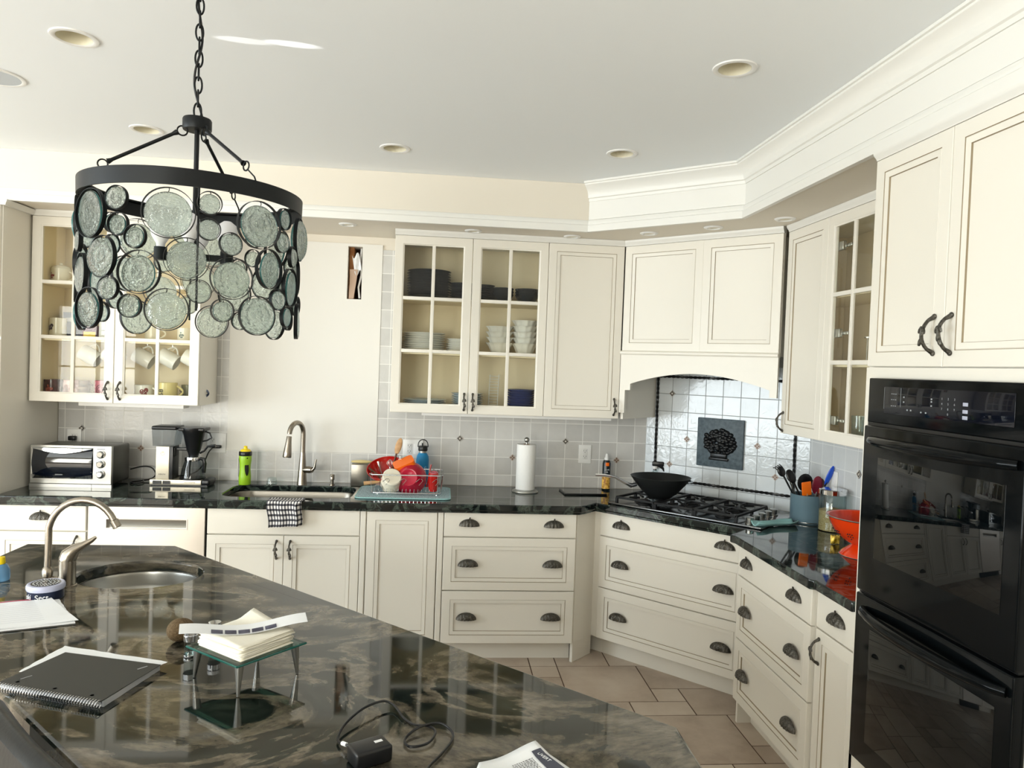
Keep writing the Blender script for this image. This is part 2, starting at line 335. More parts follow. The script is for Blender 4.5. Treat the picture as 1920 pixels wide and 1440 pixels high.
# ------------------------------------------------------------------ floor
def build_floor():
    b=MB(); X0,X1,Y0,Y1=-6.0,2.1,-7.5,0
    b.mat(1).box(X0,X1,Y0,Y1,-.06,-.002); u,w=.1525,.148; ox,oy=.70,-.65; occ={}; g=.0032; tones=[]
    def put(i,j,a,c):
        for p in range(a):
            for q in range(c): occ[(i+p,j+q)]=1
        x0=ox+i*u+g; x1=ox+(i+a)*u-g; y1=oy-j*w-g; y0=oy-(j+c)*w+g
        x0=max(x0,X0);x1=min(x1,X1);y0=max(y0,Y0);y1=min(y1,Y1)
        if x1-x0<.01 or y1-y0<.01: return
        k=len(b.f); b.mat(0).box(x0,x1,y0,y1,-.002,0); tones.append((k,len(b.f),random.random()))
    for t in ((0,0,3,3),(3,0,3,2),(3,2,1,1),(4,2,2,2),(2,3,2,1),(1,3,1,1),(2,4,3,3),(5,4,1,2),(5,6,1,1),(-1,0,1,1),(-3,0,2,2),(-1,1,1,2),(0,-2,2,2),(2,-2,3,2)): put(*t)
    i0=int((X0-ox)/u)-1; i1=int((X1-ox)/u)+2; j1=int((oy-Y0)/w)+2; sz=[(3,3),(3,2),(2,3),(2,2),(2,1),(1,2),(1,1)]
    for j in range(-6,j1):
        for i in range(i0,i1):
            if (i,j) in occ: continue
            o=sz[:4]; random.shuffle(o); o+=sz[4:]
            for a,c in o:
                if all((i+p,j+q) not in occ for p in range(a) for q in range(c)): put(i,j,a,c); break
    me=b.mesh('floor',[FLOORT,GROUT]); at=me.attributes.new('tone','FLOAT','FACE'); vals=[.5]*len(me.polygons)
    for k0,k1,t in tones:
        for k in range(k0,k1): vals[k]=t
    at.data.foreach_set('value',vals); return struct(place('floor',me))
build_floor()
def circ(cx,cy,r,n=32): return [(cx+r*math.cos(2*PI*i/n),cy+r*math.sin(2*PI*i/n)) for i in range(n)]
LIGHTS=[(-1.278,-2.087),(.966,-2.245),(-1.435,-1.079),(-.274,-1.035),(.83,-1.191),(-2.4,-3.3),(.95,-4.2),(-1.3,-4.2)]
b=MB(); b.slab([(-6,-7.5),(2.1,-7.5),(2.1,0),(-6,0)],ZC,ZC+.02,[circ(x,y,.058) for x,y in LIGHTS]); b.box(-6.1,2.2,-7.6,.1,ZC+.14,ZC+.18)
struct(b.build('ceiling',CEILP))
# walls
b=MB(); M=Matrix.Rotation(R(90),4,'X')
b.M=M; b.slab([(-6.1,0),(XW+.1,0),(XW+.1,ZC+.1),(-6.1,ZC+.1)],-.12,0,[[(-.622,2.081),(-.532,2.081),(-.532,2.413),(-.622,2.413)]]); b.M=Matrix()
wb=struct(b.build('wall_back',WALLP,loc=(0,0,0)))
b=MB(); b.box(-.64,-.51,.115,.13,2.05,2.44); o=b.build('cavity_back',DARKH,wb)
b=MB(); b.box(-.618,-.588,.03,.114,2.07,2.43); b.build('stud',STUD,wb)
b=MB(); b.tube([(-.545,.05,2.41),(-.55,.05,2.33),(-.542,.045,2.24),(-.556,.03,2.16),(-.545,.01,2.09)],.006,8); b.build('cable',WHITEP,wb)
b=MB(); b.grid(lambda u,v:(-.60+.045*u+.02*v,.012+.006*math.sin(7*u+5*v),2.36-.11*v-.02*math.sin(6*u)),6,8); b.build('torn_paper',PAPER,wb)
b=MB(); b.grid(lambda u,v:(-.61+.05*u*(1-.4*v),.004+.01*math.sin(5*v),2.27-.185*v),4,8); b.build('insulation_facing',mat('kraft paper',(186,160,140),.8),wb)
struct(MB().box(XW,XW+.1,-7.5,0,0,ZC+.1).build('wall_right',WALLP))
def wallbox(b,M,x0,x1,holes):
    b.M=M; xs=x0
    for (a,c,z0,z1) in holes:
        b.box(xs,a,0,.1,0,ZC+.1); b.box(a,c,0,.1,0,z0); b.box(a,c,0,.1,z1,ZC+.1); xs=c
    b.box(xs,x1,0,.1,0,ZC+.1); b.M=Matrix(); return b
MR=Matrix.Translation((0,-7.6,0)); ML=Matrix.Translation((-6.0,0,0))@Matrix.Rotation(R(90),4,'Z')
struct(wallbox(MB(),ML,-7.5,0,[(-6.0,-2.3,.30,2.45)]).build('wall_left',WALLP))
struct(wallbox(MB(),MR,-6.1,2.2,[(-5.8,-4.6,.5,2.4),(-3.5,-1.7,.5,2.4)]).build('wall_rear',WALLP))
def window(name,x0,x1,z0,z1,nx,nz,M):
    b=MB(); b.M=M; t=.05
    b.box(x0,x1,-.04,.04,z0,z0+t).box(x0,x1,-.04,.04,z1-t,z1).box(x0,x0+t,-.04,.04,z0,z1).box(x1-t,x1,-.04,.04,z0,z1)
    for i in range(1,nx): x=x0+(x1-x0)*i/nx; b.box(x-.02,x+.02,-.03,.03,z0,z1)
    for i in range(1,nz): z=z0+(z1-z0)*i/nz; b.box(x0,x1,-.02,.02,z-.012,z+.012)
    o=struct(b.build(name,TRIMP)); g=MB(); g.M=M; g.box(x0+t,x1-t,-.003,.003,z0+t,z1-t); g.build('pane',PANE,o); return o
window('window_1',-5.8,-4.6,.5,2.4,2,4,Matrix.Translation((0,-7.55,0)))
window('window_2',-3.5,-1.7,.5,2.4,2,4,Matrix.Translation((0,-7.55,0)))
window('window_3',-6.0,-2.3,.30,2.45,4,3,Matrix.Translation((-6.05,0,0))@Matrix.Rotation(R(90),4,'Z'))
# soffit
SP=[(-6,-.58),(.80,-.58),(1.475,-1.17),(1.475,-7.5)]
b=MB(); b.slab([(-6,-.58),(.80,-.58),(1.475,-1.17),(1.475,-7.5),(XW,-7.5),(XW,0),(-6,0)],ZS,ZC-.0005,top=False)
struct(b.build('wall_soffit',WALLP))
band=[(0,ZS-.006),(.022,ZS-.006),(.022,ZS+.03),(.016,ZS+.036),(.016,ZS+.05),(.008,ZS+.062),(0,ZS+.064)]
b=MB(); b.sweep(SP[:2],band); struct(b.build('trim_1',TRIMP))
b=MB(); b.sweep([(.79,-.574),(.80,-.582),(1.475,-1.172),(1.475,-7.5)][1:],band); b.sweep([(.80,-.582),(1.475,-1.172),(1.475,-7.5)],[(0,ZS+.064),(.006,ZS+.064),(.006,2.66),(.0,2.66)])
crown=[(0,2.645),(.012,2.645),(.014,2.66),(.022,2.664),(.024,2.68),(.032,2.70),(.052,2.718),(.066,2.728),(.066,2.736),(.074,2.738),(.074,2.7485),(0,2.7485)]
b.sweep([(.80,-.582),(1.475,-1.172),(1.475,-7.5)],crown); struct(b.build('trim_2',TRIMP))
# diagonal tiled wall
b=MB(); b.slab([(1.35,0),(2.10,-.75),(2.10,0)],.0,ZS); struct(b.build('wall_diagonal',WALLP))

# ------------------------------------------------------------------ backsplash
def slabXZ(b,poly,y0,y1,holes=()):
    S=b.M; b.M=S@Matrix.Rotation(R(90),4,'X'); b.slab(poly,-y1,-y0,holes); b.M=S; return b
OUTL=[(.942,1.137),(-.19,1.142),(-1.404,1.148),(-2.238,1.15)]
b=MB(); slabXZ(b,[(XL+.001,.915),(1.349,.915),(1.349,1.9),(1.07,1.9),(1.07,UB+.001),(-.307,UB+.001),(-.307,2.40),(-.405,2.40),(-.405,1.105),(-1.33,1.105),(-1.33,2.40),(-1.402,2.40),(-1.402,UB+.001),(XL+.001,UB+.001)],-.008,-.0005)
bs=tag(b.build('tile_backsplash',TILEB),'pale grey square tile backsplash along the back wall behind the sink','backsplash')
DIA=mat('stone accent tile',(176,160,146),.35,var=10,vscale=80); DIAD=mat('dark accent tile',(74,70,66),.35)
def diamond(parent,x,y,z,dark=False,rz=0):
    r=.021; b=MB(); b.add([(-r,0,0),(0,0,-r),(r,0,0),(0,0,r),(-r,-.003,0),(0,-.003,-r),(r,-.003,0),(0,-.003,r)],[(0,1,2,3),(4,5,6,7),(0,1,5,4),(1,2,6,5),(2,3,7,6),(3,0,4,7)],False)
    b.mat(1)
    if dark:
        for s in (1,): b.box(-.0055,.0055,-.0045,-.003,-.0055,.0055)
        for k in range(4): b.M=Matrix.Rotation(k*PI/2+PI/4,4,'Y'); b.box(.0125,.0145,-.0045,-.003,-.0125,.0125)
    else:
        for k in range(4): b.M=Matrix.Rotation(k*PI/2,4,'Y'); b.add([(0,-.004,.002),(.004,-.004,.010),(0,-.004,.016),(-.004,-.004,.010)],[(0,1,2,3)],False)
    b.M=Matrix(); m1=mat('accent tile motif',(210,204,194),.4) if dark else mat('accent tile motif',(96,66,54),.4)
    b.build('accent_tile',[DIAD if dark else DIA,m1],parent,(x,y,z),(0,0,rz))
for i,(x,z) in enumerate([(-2.196,1.217),(-1.845,1.103),(.122,1.217),(.466,1.102),(.811,1.217),(1.155,1.102)]): diamond(bs,x,-.009,z,i in (0,2,4))
for o in list(bs.children): pass
# diagonal panel, local frame: x along wall, y- toward the room
DG=thing('diagonal_backsplash','glossy white tile panel behind the cooktop framed by dark rope trim','backsplash',(1.35,0,0),R(-45))
b=MB(); slabXZ(b,[(0.006,.915),(1.055,.915),(1.055,1.9),(0.006,1.9)],-.010,-.001); b.build('tile_field',TILED,DG)
def rope(x0,z0,x1,z1,parent):
    L=math.hypot(x1-x0,z1-z0); n=int(L/.006); pts=[];r=[]
    b=MB()
    for ph in (0,PI):
        pts=[]
        for i in range(n+1):
            t=i/n; a=t*L/.03*2*PI*.5+ph; ox=.0035*math.cos(a); oy=.0035*math.sin(a)
            dx,dz=(x1-x0)/L,(z1-z0)/L; pts.append((x0+(x1-x0)*t-dz*ox,-.016+oy,z0+(z1-z0)*t+dx*ox))
        b.tube(pts,.0058,6)
    return b.build('rope_trim',BLACKP,parent)
rope(.082,1.05,.082,1.665,DG); rope(.972,1.003,.972,1.665,DG); rope(.07,1.003,.984,1.003,DG); rope(.07,1.665,.984,1.665,DG)
for i,(s,z) in enumerate([(.184,1.557),(.298,1.273),(.752,1.273),(.184,1.102),(.866,1.102)]): diamond(DG,s,-.011,z,i==0)
b=MB(); slabXZ(b,[(-1.499,.915),(-.002,.915),(-.002,UB+.001),(-1.499,UB+.001)],-.009,-.0005)   # right wall, x -> -Y
rb=tag(b.build('side_backsplash',TILER,loc=(XW,-2.25,0),rot=(0,0,R(-90))),'pale tile backsplash on the right wall beside the oven tower','backsplash')
rb.data.transform(Matrix.Translation((1.5,0,0))); rb.location=(XW,-.751,0); diamond(rb,.50,-.010,1.217,True)
# relief plaque
pq=thing('relief_plaque','square dark slate plaque with a raised fruit bowl relief above the cooktop','plaque',(1.35+.5235*math.cos(R(45)),-.5235*math.sin(R(45)),1.269),R(-45))
MB().box(-.149,.149,-.028,-.011,-.15,.15,.004).build('slab',SLATE,pq)
b=MB(); random.seed(3)
for i in range(110):
    a=random.uniform(0,2*PI); rr=math.sqrt(random.random()); x=.104*rr*math.cos(a); z=.008+.074*rr*math.sin(a); r=random.uniform(.012,.020)
    b.ball((x,-.028-.006*(1-rr),z),r,r*.8,r*.8,10,6)
b.box(-.062,.062,-.042,-.028,-.105,-.088,.004).box(-.052,.052,-.045,-.028,-.09,-.06,.006)
b.build('fruit_relief',PEWT,pq)
# window patch (bare, primed drywall)
b=MB(); slabXZ(b,[(-1.329,1.106),(-.406,1.106),(-.406,2.43),(-1.329,2.43)],-.012,-.0005,[[(-.622,2.081),(-.532,2.081),(-.532,2.413),(-.622,2.413)]])
struct(b.build('trim_3',PATCHP))

# ------------------------------------------------------------------ cabinet fronts
def rectloop(w,h,d,y): return [(d,y,d),(w-d,y,d),(w-d,y,h-d),(d,y,h-d)]
_c={}
def front(w,h,kind):
    key=(round(w,3),round(h,3),kind)
    if key in _c: return _c[key]
    b=MB(); t=.02
    if kind=='slab': pr=[(0,0),(0,-t+.003),(.003,-t)]; mi=[0,0]
    elif kind=='panel': pr=[(0,0),(0,-t+.002),(.002,-t),(.047,-t),(.0485,-t+.003),(.051,-t+.0005),(.062,-t+.003),(.069,-t+.0035),(.0705,-t+.009),(.0735,-t+.0095)]; mi=[0,0,0,1,0,0,0,1,0]
    vs=[];fs=[];ms=[]
    if kind!='glass':
        for d,y in pr: vs+=rectloop(w,h,d,y)
        for i in range(len(pr)-1):
            for q in range(4): a=i*4+q;c=i*4+(q+1)%4; b.mi=mi[i]; fs.append(((a,c,c+4,a+4),mi[i]))
        o=len(b.v); b.v+=[Vector(v) for v in vs]
        for f,m_ in fs: b.f.append(list(f)); b.m.append(m_); b.sm.append(False)
        k=(len(pr)-1)*4; b.f.append([k,k+1,k+2,k+3]); b.m.append(0); b.sm.append(False)
        b.f.append([3,2,1,0]); b.m.append(0); b.sm.append(False)
    else:
        f=.055
        pr=[(0,0),(0,-t+.002),(.002,-t),(f-.008,-t),(f-.004,-t+.004),(f,-t+.006),(f,0)]
        for d,y in pr: vs+=rectloop(w,h,d,y)
        for i in range(len(pr)-1):
            for q in range(4): a=i*4+q;c=i*4+(q+1)%4; fs.append((a,c,c+4,a+4))
        for q in range(4): a=q;c=(q+1)%4; k=(len(pr)-1)*4; fs.append((a,c,k+c,k+a))
        b.add(vs,fs,False)
        m_=.010; cx=w/2
        def bar(x0,x1,z0,z1): b.box(x0,x1,-t+.004,-.004,z0,z1,.002)
        bar(cx-m_,cx+m_,f-.002,h-f+.002)
        for k in (1,2): z=f+(h-2*f)*k/3; b.box(f-.002,w-f+.002,-t+.0047,-.0047,z-m_,z+m_,.002)
    _c[key]=b.mesh('front_'+kind,[PAINT,GLAZE]); return _c[key]
def pull_mesh(ballc=False):
    b=MB(); a_,h_,d_=.058,.040,.028
    def fn(u,v):
        th=PI*u; ph=PI/2*v; g=1+.07*math.cos(th*18)*math.sin(ph)*math.sin(th); return (a_*math.cos(th)*(1+.0*v),-d_*math.sin(th)*math.sin(ph)*g-.001,h_*math.sin(th)*math.cos(ph)*g)
    b.grid(fn,36,8); b.grid(lambda u,v:tuple(.93*q for q in fn(u,v)),36,8)
    if ballc: b.ball((0,-.026,.012),.009,.006,.009,10,6); b.ball((-.015,-.024,.014),.009,.004,.006,8,5); b.ball((.015,-.024,.014),.009,.004,.006,8,5)
    else:
        b.tube([(0,-.006,.037),(.001,-.01,.044),(.003,-.012,.050)],[.005,.004,.0035],8)
        b.tube([(0,-.012,.040),(-.004,-.024,.024),(-.012,-.029,.008)],[.003,.003,.002],6); b.tube([(0,-.012,.040),(.006,-.024,.024),(.018,-.027,.010)],[.003,.003,.002],6)
    b.box(-.056,.056,-.003,0,-.001,.006); return b.mesh('cup_pull',BRONZE)
PULL=pull_mesh(); PULLB=pull_mesh(True)
def handle_mesh():
    b=MB(); pts=[]
    for i in range(13):
        t=i/12; z=-.045+.09*t; y=-.006-.030*math.sin(PI*t)**.6; pts.append((.0015*math.sin(6*t),y,z))
    b.tube(pts,[.0065 if i in(0,12) else .0048 for i in range(13)],8); b.ball((0,-.003,.048),.0075,.005,.0075,10,6); b.ball((0,-.003,-.048),.0075,.005,.0075,10,6)
    for sx,z,r in ((-1,.010,.4),(1,.012,-.5),(0,-.010,.1),(1,-.020,-.3)):
        M=Matrix.Translation((sx*.006,-.036,z))@Matrix.Rotation(r,4,'Y'); b.M=M; b.ball((0,0,0),.0055,.0038,.0105,10,6,lambda a,t:1+.12*math.cos(5*a)); b.M=Matrix()
    return b.mesh('door_handle',BRONZE)
HND=handle_mesh()
def pull(p,x,z,ball=False): return place('cup_pull',PULLB if ball else PULL,p,(x,-.02,z))
def hnd(p,x,z,sc=1,fl=1):
    o=place('handle',HND,p,(x,-.02,z)); o.scale=(fl*sc,sc,sc); return o
def fr(name,parent,x,z,w,h,kind):
    g=.0015; o=place(name,front(w-2*g,h-2*g,kind),parent,(x+g,0,z+g))
    if kind=='glass': f=.053; MB().box(f,w-f,-.009,-.006,f,h-f).build('pane',PANE,o)
    return o
def drawerfront(t,x,z,w,h,kind,pulls):
    d=fr('drawer',t,x,z,w,h,kind)
    for px in pulls: pull(d,px-x,(z_p[round(z,3)] if False else h/2-.002),kind!='slab').location.z=h/2-.013
    return d
def basecab(label,loc,rz,w,depth=.578,toe=True,group=None,name='base_cabinet',z1=.8745,hollow=False):
    t=thing(name,label,'cabinet',loc,rz,group)
    if hollow: MB().box(0,w,.0005,.02,.114,z1).box(0,.018,.02,depth,.114,z1).box(w-.018,w,.02,depth,.114,z1).box(.018,w-.018,.02,depth,.114,.132).build('body',PAINT,t)
    else: MB().box(.0,w,.0005,depth,.114,z1).build('body',PAINT,t)
    if toe: MB().box(0,w,.07,.09,0.0,.114).build('toe_kick',PAINT,t)
    return t
# back run (face plane of the bodies at y=-.60)
t=basecab('cream base cabinet with one drawer at the left end, left of the dishwasher',(XL,-.60,0),0,.457)
drawerfront(t,.0,.724,.457,.148,'slab',[.225]); d=fr('door',t,0,.117,.457,.604,'panel'); hnd(d,.41,.53)
# sink base
t=basecab('wide cream sink cabinet with two panelled doors under the sink',(-1.252,-.60,0),0,.822,hollow=True)
fr('false_front',t,0,.720,.822,.153,'slab')
for x,hx in ((0,.372),(.411,.035)):
    d=fr('door',t,x,.117,.411,.600,'panel'); hnd(d,hx,.52)
# filler + panel-fronted appliance
t=basecab('cream cabinet with a single tall panelled front and no handle, right of the sink','' or (-.43,-.60,0),0,.463,name='panel_front_cabinet')
fr('stile',t,0,.117,.033,.757,'slab'); fr('stile',t,.430,.117,.033,.757,'slab'); fr('panel_door',t,.036,.117,.391,.743,'panel')
t=basecab('cream three drawer cabinet on the back run beside the diagonal corner',(.034,-.60,0),0,.755)
for z,h,k in ((.724,.148,'slab'),(.420,.301,'panel'),(.117,.300,'panel')): drawerfront(t,0,z,.755,h,k,[.141,.622])
MB().add([(.755,-.0,.114),(.762,-.004,.114),(.905,.139,.114),(.88,.165,.114),(.755,-.0,.876),(.762,-.004,.876),(.905,.139,.876),(.88,.165,.876)],[(0,1,2,3),(4,5,6,7),(0,1,5,4),(1,2,6,5),(2,3,7,6),(3,0,4,7)],False).build('corner_filler',PAINT,t)
MB().box(0,.19,-.0,.018,0,.114).build('base_return',PAINT,t,(.762,.004,0),(0,0,R(45)))
# diagonal drawer base : face plane x+y=.428 (front of drawers), bodies .02 behind
DX=.947+.0141; DY=-.519+.0141
t=basecab('wide cream three drawer cabinet set diagonally under the gas cooktop',(DX,DY,0),R(-45),.885,.52)
for z,h,k in ((.724,.148,'slab'),(.420,.301,'panel'),(.117,.300,'panel')): drawerfront(t,0,z,.885,h,k,[.143,.765])
MB().box(-.052,-.0005,.0,.02,.114,.874).build('stile',PAINT,t); MB().box(-.1,-.0005,.07,.09,0,.1135).build('toe_kick',PAINT,t); MB().box(.8855,.93,.0,.02,.114,.874).build('stile',PAINT,t)
# right run
t=basecab('cream three drawer cabinet on the right run beside the cooktop corner',(1.481,-1.304,0),R(-90),.706,.58)
for z,h,k in ((.724,.148,'slab'),(.420,.301,'panel'),(.117,.300,'panel')): drawerfront(t,0,z,.706,h,k,[.105,.570])
MB().box(.0,.018,.0,.2,0,.114).build('base_return',PAINT,t)
t=basecab('narrow cream cabinet with one drawer above a door, beside the oven tower',(1.499,-2.014,0),R(-90),.289,.58)
drawerfront(t,.003,.724,.284,.148,'slab',[.15]); d=fr('door',t,.003,.117,.284,.604,'panel'); hnd(d,.03,.52)
# dishwasher
t=thing('dishwasher','stainless dishwasher with a recessed bar handle between cream cabinets','dishwasher',(-1.874,-.60,0))
MB().box(.004,.616,.002,.57,.10,.872).build('tub',BLACKP,t)
b=MB(); slabXZ(b,[(.007,.12),(.611,.12),(.611,.866),(.007,.866)],-.022,0,[[(.10,.746),(.515,.746),(.515,.793),(.10,.793)]]); b.build('door_panel',DWST,t)
b=MB(); b.grid(lambda u,v:(.10+.415*u,-.020+.018*math.sin(PI*v*.5),.793-.047*v),2,8); b.build('pocket_handle',STEEL,t)
MB().box(.1001,.5149,-.0245,-.0221,.740,.746).box(.1001,.5149,-.0245,-.0221,.793,.799).box(.094,.10,-.0245,-.0221,.740,.799).box(.515,.521,-.0245,-.0221,.740,.799).build('handle_surround',CHROME,t)
MB().box(.01,.61,.05,.07,0,.10).build('toe_plate',BLACKP,t)

# ------------------------------------------------------------------ worktop with sink hole
def rrect(cx,cy,hx,hy,r,n=8):
    p=[]
    for sx,sy,a0 in ((1,1,0),(-1,1,90),(-1,-1,180),(1,-1,270)):
        for i in range(n+1): a=R(a0+90*i/n); p.append((cx+sx*(hx-r)+r*math.cos(a),cy+sy*(hy-r)+r*math.sin(a)))
    return p
SK=rrect(-.86,-.345,.36,.205,.10)
poly=[(XL,-.65),(.80,-.65),(.845,-.615),(.918,-.532),(1.549,-1.163),(1.42,-1.285),(1.431,-1.315),(1.431,-2.03),(1.45,-2.045),(1.45,-2.302),(2.088,-2.302),(2.088,-.752),(1.342,-.011),(XL,-.011)]
b=MB(); b.slab(poly,ZT0,ZT,[SK]); wt=tag(b.build('granite_worktop',GRAN,bevel=.006),'dark green granite worktop running along the back and right cabinets','worktop')
b=MB(); b.sweep([(XL,-.642),(.795,-.642),(.842,-.606),(.915,-.524),(1.56,-1.169)],[(0,ZT0-.012),(.0,ZT0-.001),(-.02,ZT0-.001),(-.02,ZT0-.012)]); b.build('lower_edge',GRAN,wt)
# sink bowl
t=thing('kitchen_sink','stainless undermount sink in the back worktop under the gooseneck faucet','sink',(-.86,-.345,0))
def bowl(b,pts_fn,z1,z0,th=.004):
    P=[Vector((x,y,0)) for x,y in pts_fn]; n=len(P); c=sum(P,Vector())/n; vs=[];rings=[(1.02,z1),(1.0,z1),(.985,z1-.01),(.97,(z0+z1)/2),(.95,z0+.03),(.90,z0+.006),(.8,z0),(0.06,z0-.003)]
    for s,z in rings:
        for p in P: q=c+(p-c)*s; vs.append((q.x,q.y,z))
    fs=[]
    for i in range(len(rings)-1):
        for j in range(n): fs.append((i*n+j,i*n+(j+1)%n,(i+1)*n+(j+1)%n,(i+1)*n+j))
    fs.append([(len(rings)-1)*n+j for j in range(n)]); b.add(vs,fs)
SINKS=mat('sink steel',(136,132,124),.3,1)
b=MB(); bowl(b,[(x+.86,y+.345) for x,y in SK],ZT0-.0005,.70); b.build('bowl',SINKS,t); MB().lathe([(.02,.0),(.042,0),(.045,.003),(.02,.004)],20,0,0,.698).build('drain',CHROME,t)

# ------------------------------------------------------------------ upper cabinets
def upper(label,loc,rz,w,depth,fronts,z0=UB,z1=UT,shelves=(1.745,2.06),open_=True,name='wall_cabinet',crown=True):
    t=thing(name,label,'cabinet',loc,rz); th=.018; b=MB()
    xs=[0]+[f[0]+f[1] for f in fronts]
    b.box(0,th,0.0005,depth,z0,z1).box(w-th,w,.0005,depth,z0,z1).box(th,w-th,.0005,depth,z0,z0+th).box(th,w-th,.0005,depth,z1-th,z1)
    b.mat(1).box(th,w-th,depth-.012,depth,z0+th,z1-th)
    b.build('body',[PAINT,INNER],t)
    # interior lining
    b=MB(); b.box(th,th+.003,.004,depth-.013,z0+th,z1-th).box(w-th-.003,w-th,.004,depth-.013,z0+th,z1-th); b.build('lining',INNER,t)
    for z in shelves: MB().box(th+.003,w-th-.003,.02,depth-.013,z-.009,z+.009).build('shelf',INNER,t)
    if crown: b=MB(); b.sweep([(0,0),(w,0)],[(-.02,z1),(.02,z1),(.022,z1+.008),(.030,z1+.016),(.034,z1+.024),(.034,ZS-.001),(-.02,ZS-.001)]); b.build('crown_strip',TRIMP,t)
    for (x,fw,k,hx) in fronts:
        d=fr('door',t,x,z0,fw,z1-z0,k)
        if hx is not None: hnd(d,hx,.072 if k=='glass' else .07)
    return t
upper('cream glass door wall cabinet holding cups, left of the bare wall patch',(-2.328,-UD,0),0,.926,UD-.010,[(0,.4565,'glass',.425),(.4565,.4695,'glass',.035)],shelves=(1.755,2.075))
upper('cream wall cabinet with two glass doors and one solid door full of plates',(-.307,-UD,0),0,1.380,UD-.010,[(0,.460,'glass',.435),(.460,.456,'glass',.026),(.916,.464,'panel',.430)],shelves=(1.755,2.075))
ups=[o for o in C.objects if o.name.startswith('wall_cabinet')]
MB().box(.218,.808,.09,.19,1.372,1.3969).build('light_strip',WHITEP,ups[0]); MB().box(.187,1.347,.03,.11,1.380,1.3969).build('light_strip',WHITEP,ups[1])
# right wall upper: solid narrow door then glass door
upper('cream wall cabinet with a narrow solid door and glass doors, beside the oven tower',(1.786,-1.045,0),R(-90),1.252,XW-1.786-.010,[(.0,.398,'panel',None),(.398,.427,'glass',None),(.825,.427,'glass',None)],shelves=(1.755,2.075))
rc=[o for o in C.objects if o.type=='EMPTY' and o.get('label','').startswith('cream wall cabinet with a narrow')][0]
d=[o for o in rc.children if o.name.startswith('door')][0]; hnd(d,.03,.06)
# hinges inside glass door
for z in (2.30,1.90,1.50):
    MB().box(.430,.49,.002,.02,z-.02,z+.02,.003).box(.45,.53,.02,.03,z-.008,z+.008,.003).build('hinge',STEEL,rc)

# ------------------------------------------------------------------ range hood mantle (diagonal)
W=.976
hd=thing('range_hood','cream panelled hood mantle with an arched valance over the cooktop','range hood',(1.073+.0141,-.35+.0141,0),R(-45))
b=MB(); b.box(.001,W-.02,.0005,.018,1.80,UT); b.build('face_frame',PAINT,hd)
MB().box(.03,W-.05,.018,.33,1.80,UT).build('chimney_box',PAINT,hd)
fr('panel',hd,.003,1.812,.512-.003,UT-1.812,'panel'); fr('panel',hd,.483+.024,1.812,W-.02-.507,UT-1.812,'panel')
b=MB(); b.sweep([(0,-.02),(W-.02,-.02)],[(-.03,1.790),(.008,1.790),(.014,1.797),(.014,1.806),(.006,1.813),(-.02,1.813)]); b.build('ledge',PAINT,hd)
b=MB(); b.sweep([(0,0),(W-.02,0)],[(-.02,UT),(.02,UT),(.022,UT+.008),(.030,UT+.016),(.034,UT+.024),(.034,ZS-.001),(-.02,ZS-.001)]); b.build('crown_strip',TRIMP,hd)
arc=[(.072+(.916-.072)*i/24,1.615+.073*math.sin(PI*i/24)**.9) for i in range(25)]
pl=[(0,1.80),(0,1.437),(.036,1.437),(.036,1.575),(.072,1.577)]+arc+[(.916,1.577),(.955,1.576),(.955,1.80)]
b=MB(); slabXZ(b,pl,-.02,0); b.build('valance',PAINT,hd)
b=MB(); b.box(.0,.018,.0,.405,UB,1.80); b.build('side_panel',PAINT,hd); 
b=MB(); b.box(.03,.9,.02,.33,1.74,1.80); b.build('filter_panel',STEEL,hd)

# ------------------------------------------------------------------ oven tower
TY=-2.306; TW=.764
tw=thing('oven_tower_cabinet','tall cream cabinet tower housing the black double oven at right','cabinet',(1.481,TY,0),R(-90))
b=MB(); D_=.60; b.box(0,.018,.0005,D_,0,UT).box(TW-.018,TW,.0005,D_,0,UT).box(.018,TW-.018,.0005,D_,1.735,1.753).box(.018,TW-.018,.0005,D_,UT-.018,UT).box(.018,TW-.018,D_-.01,D_,.1,UT-.02).box(.018,TW-.018,.0005,D_,.38,.41); b.build('body',PAINT,tw)
MB().box(0,TW,-.02,0,1.698,1.735).box(0,.02,-.02,0,.117,1.698).box(TW-.012,TW,-.02,0,.117,1.698).build('face_frame',PAINT,tw)
for x,w,hx in ((0,.382,.340),(.382,.382,.032)):
    d=fr('door',tw,x,1.737,w,UT-1.737,'panel'); hnd(d,hx,.095,1.15,1 if x else -1)
d=fr('drawer',tw,.0,.117,TW,.28,'panel')
b=MB(); b.sweep([(0,.0),(TW,0)],[(-.02,UT),(.02,UT),(.022,UT+.006),(.030,UT+.014),(.034,UT+.022),(.034,ZS-.007),(-.02,ZS-.007)]); b.build('crown_strip',TRIMP,tw)
ov=thing('double_wall_oven','black built-in double wall oven with glass doors and curved handles','oven',(1.461,TY-.064,0),R(-90))
MB().box(-.040,.676,.0,.57,.42,1.695).build('oven_body',BLACKP,ov)
MB().box(.002,.692,-.030,-.001,1.550,1.699,.005).build('control_panel',BLACKG,ov)
b=MB(); b.box(.095,.64,-.032,-.0302,1.585,1.672,.001); cp=b.build('display_glass',mat('display glass',(12,15,24),.04,spec=.3),ov)
PR=mat('grey print',(150,154,158),.5); b=MB()
for z in (1.650,1.632,1.612):
    for x in (.135,.145,.155): b.box(x-.003,x+.003,-.0326,-.032,z-.001,z+.001)
for x,z in ((.196,1.642),(.196,1.627),(.215,1.603),(.232,1.603),(.28,1.60),(.302,1.60),(.325,1.642),(.325,1.634),(.325,1.622)): b.box(x-.003,x+.003,-.0326,-.032,z-.0022,z+.0022)
b.box(.095,.0955,-.0328,-.032,1.60,1.67).box(.18,.181,-.0328,-.032,1.61,1.67); b.build('printed_marks',PR,ov)
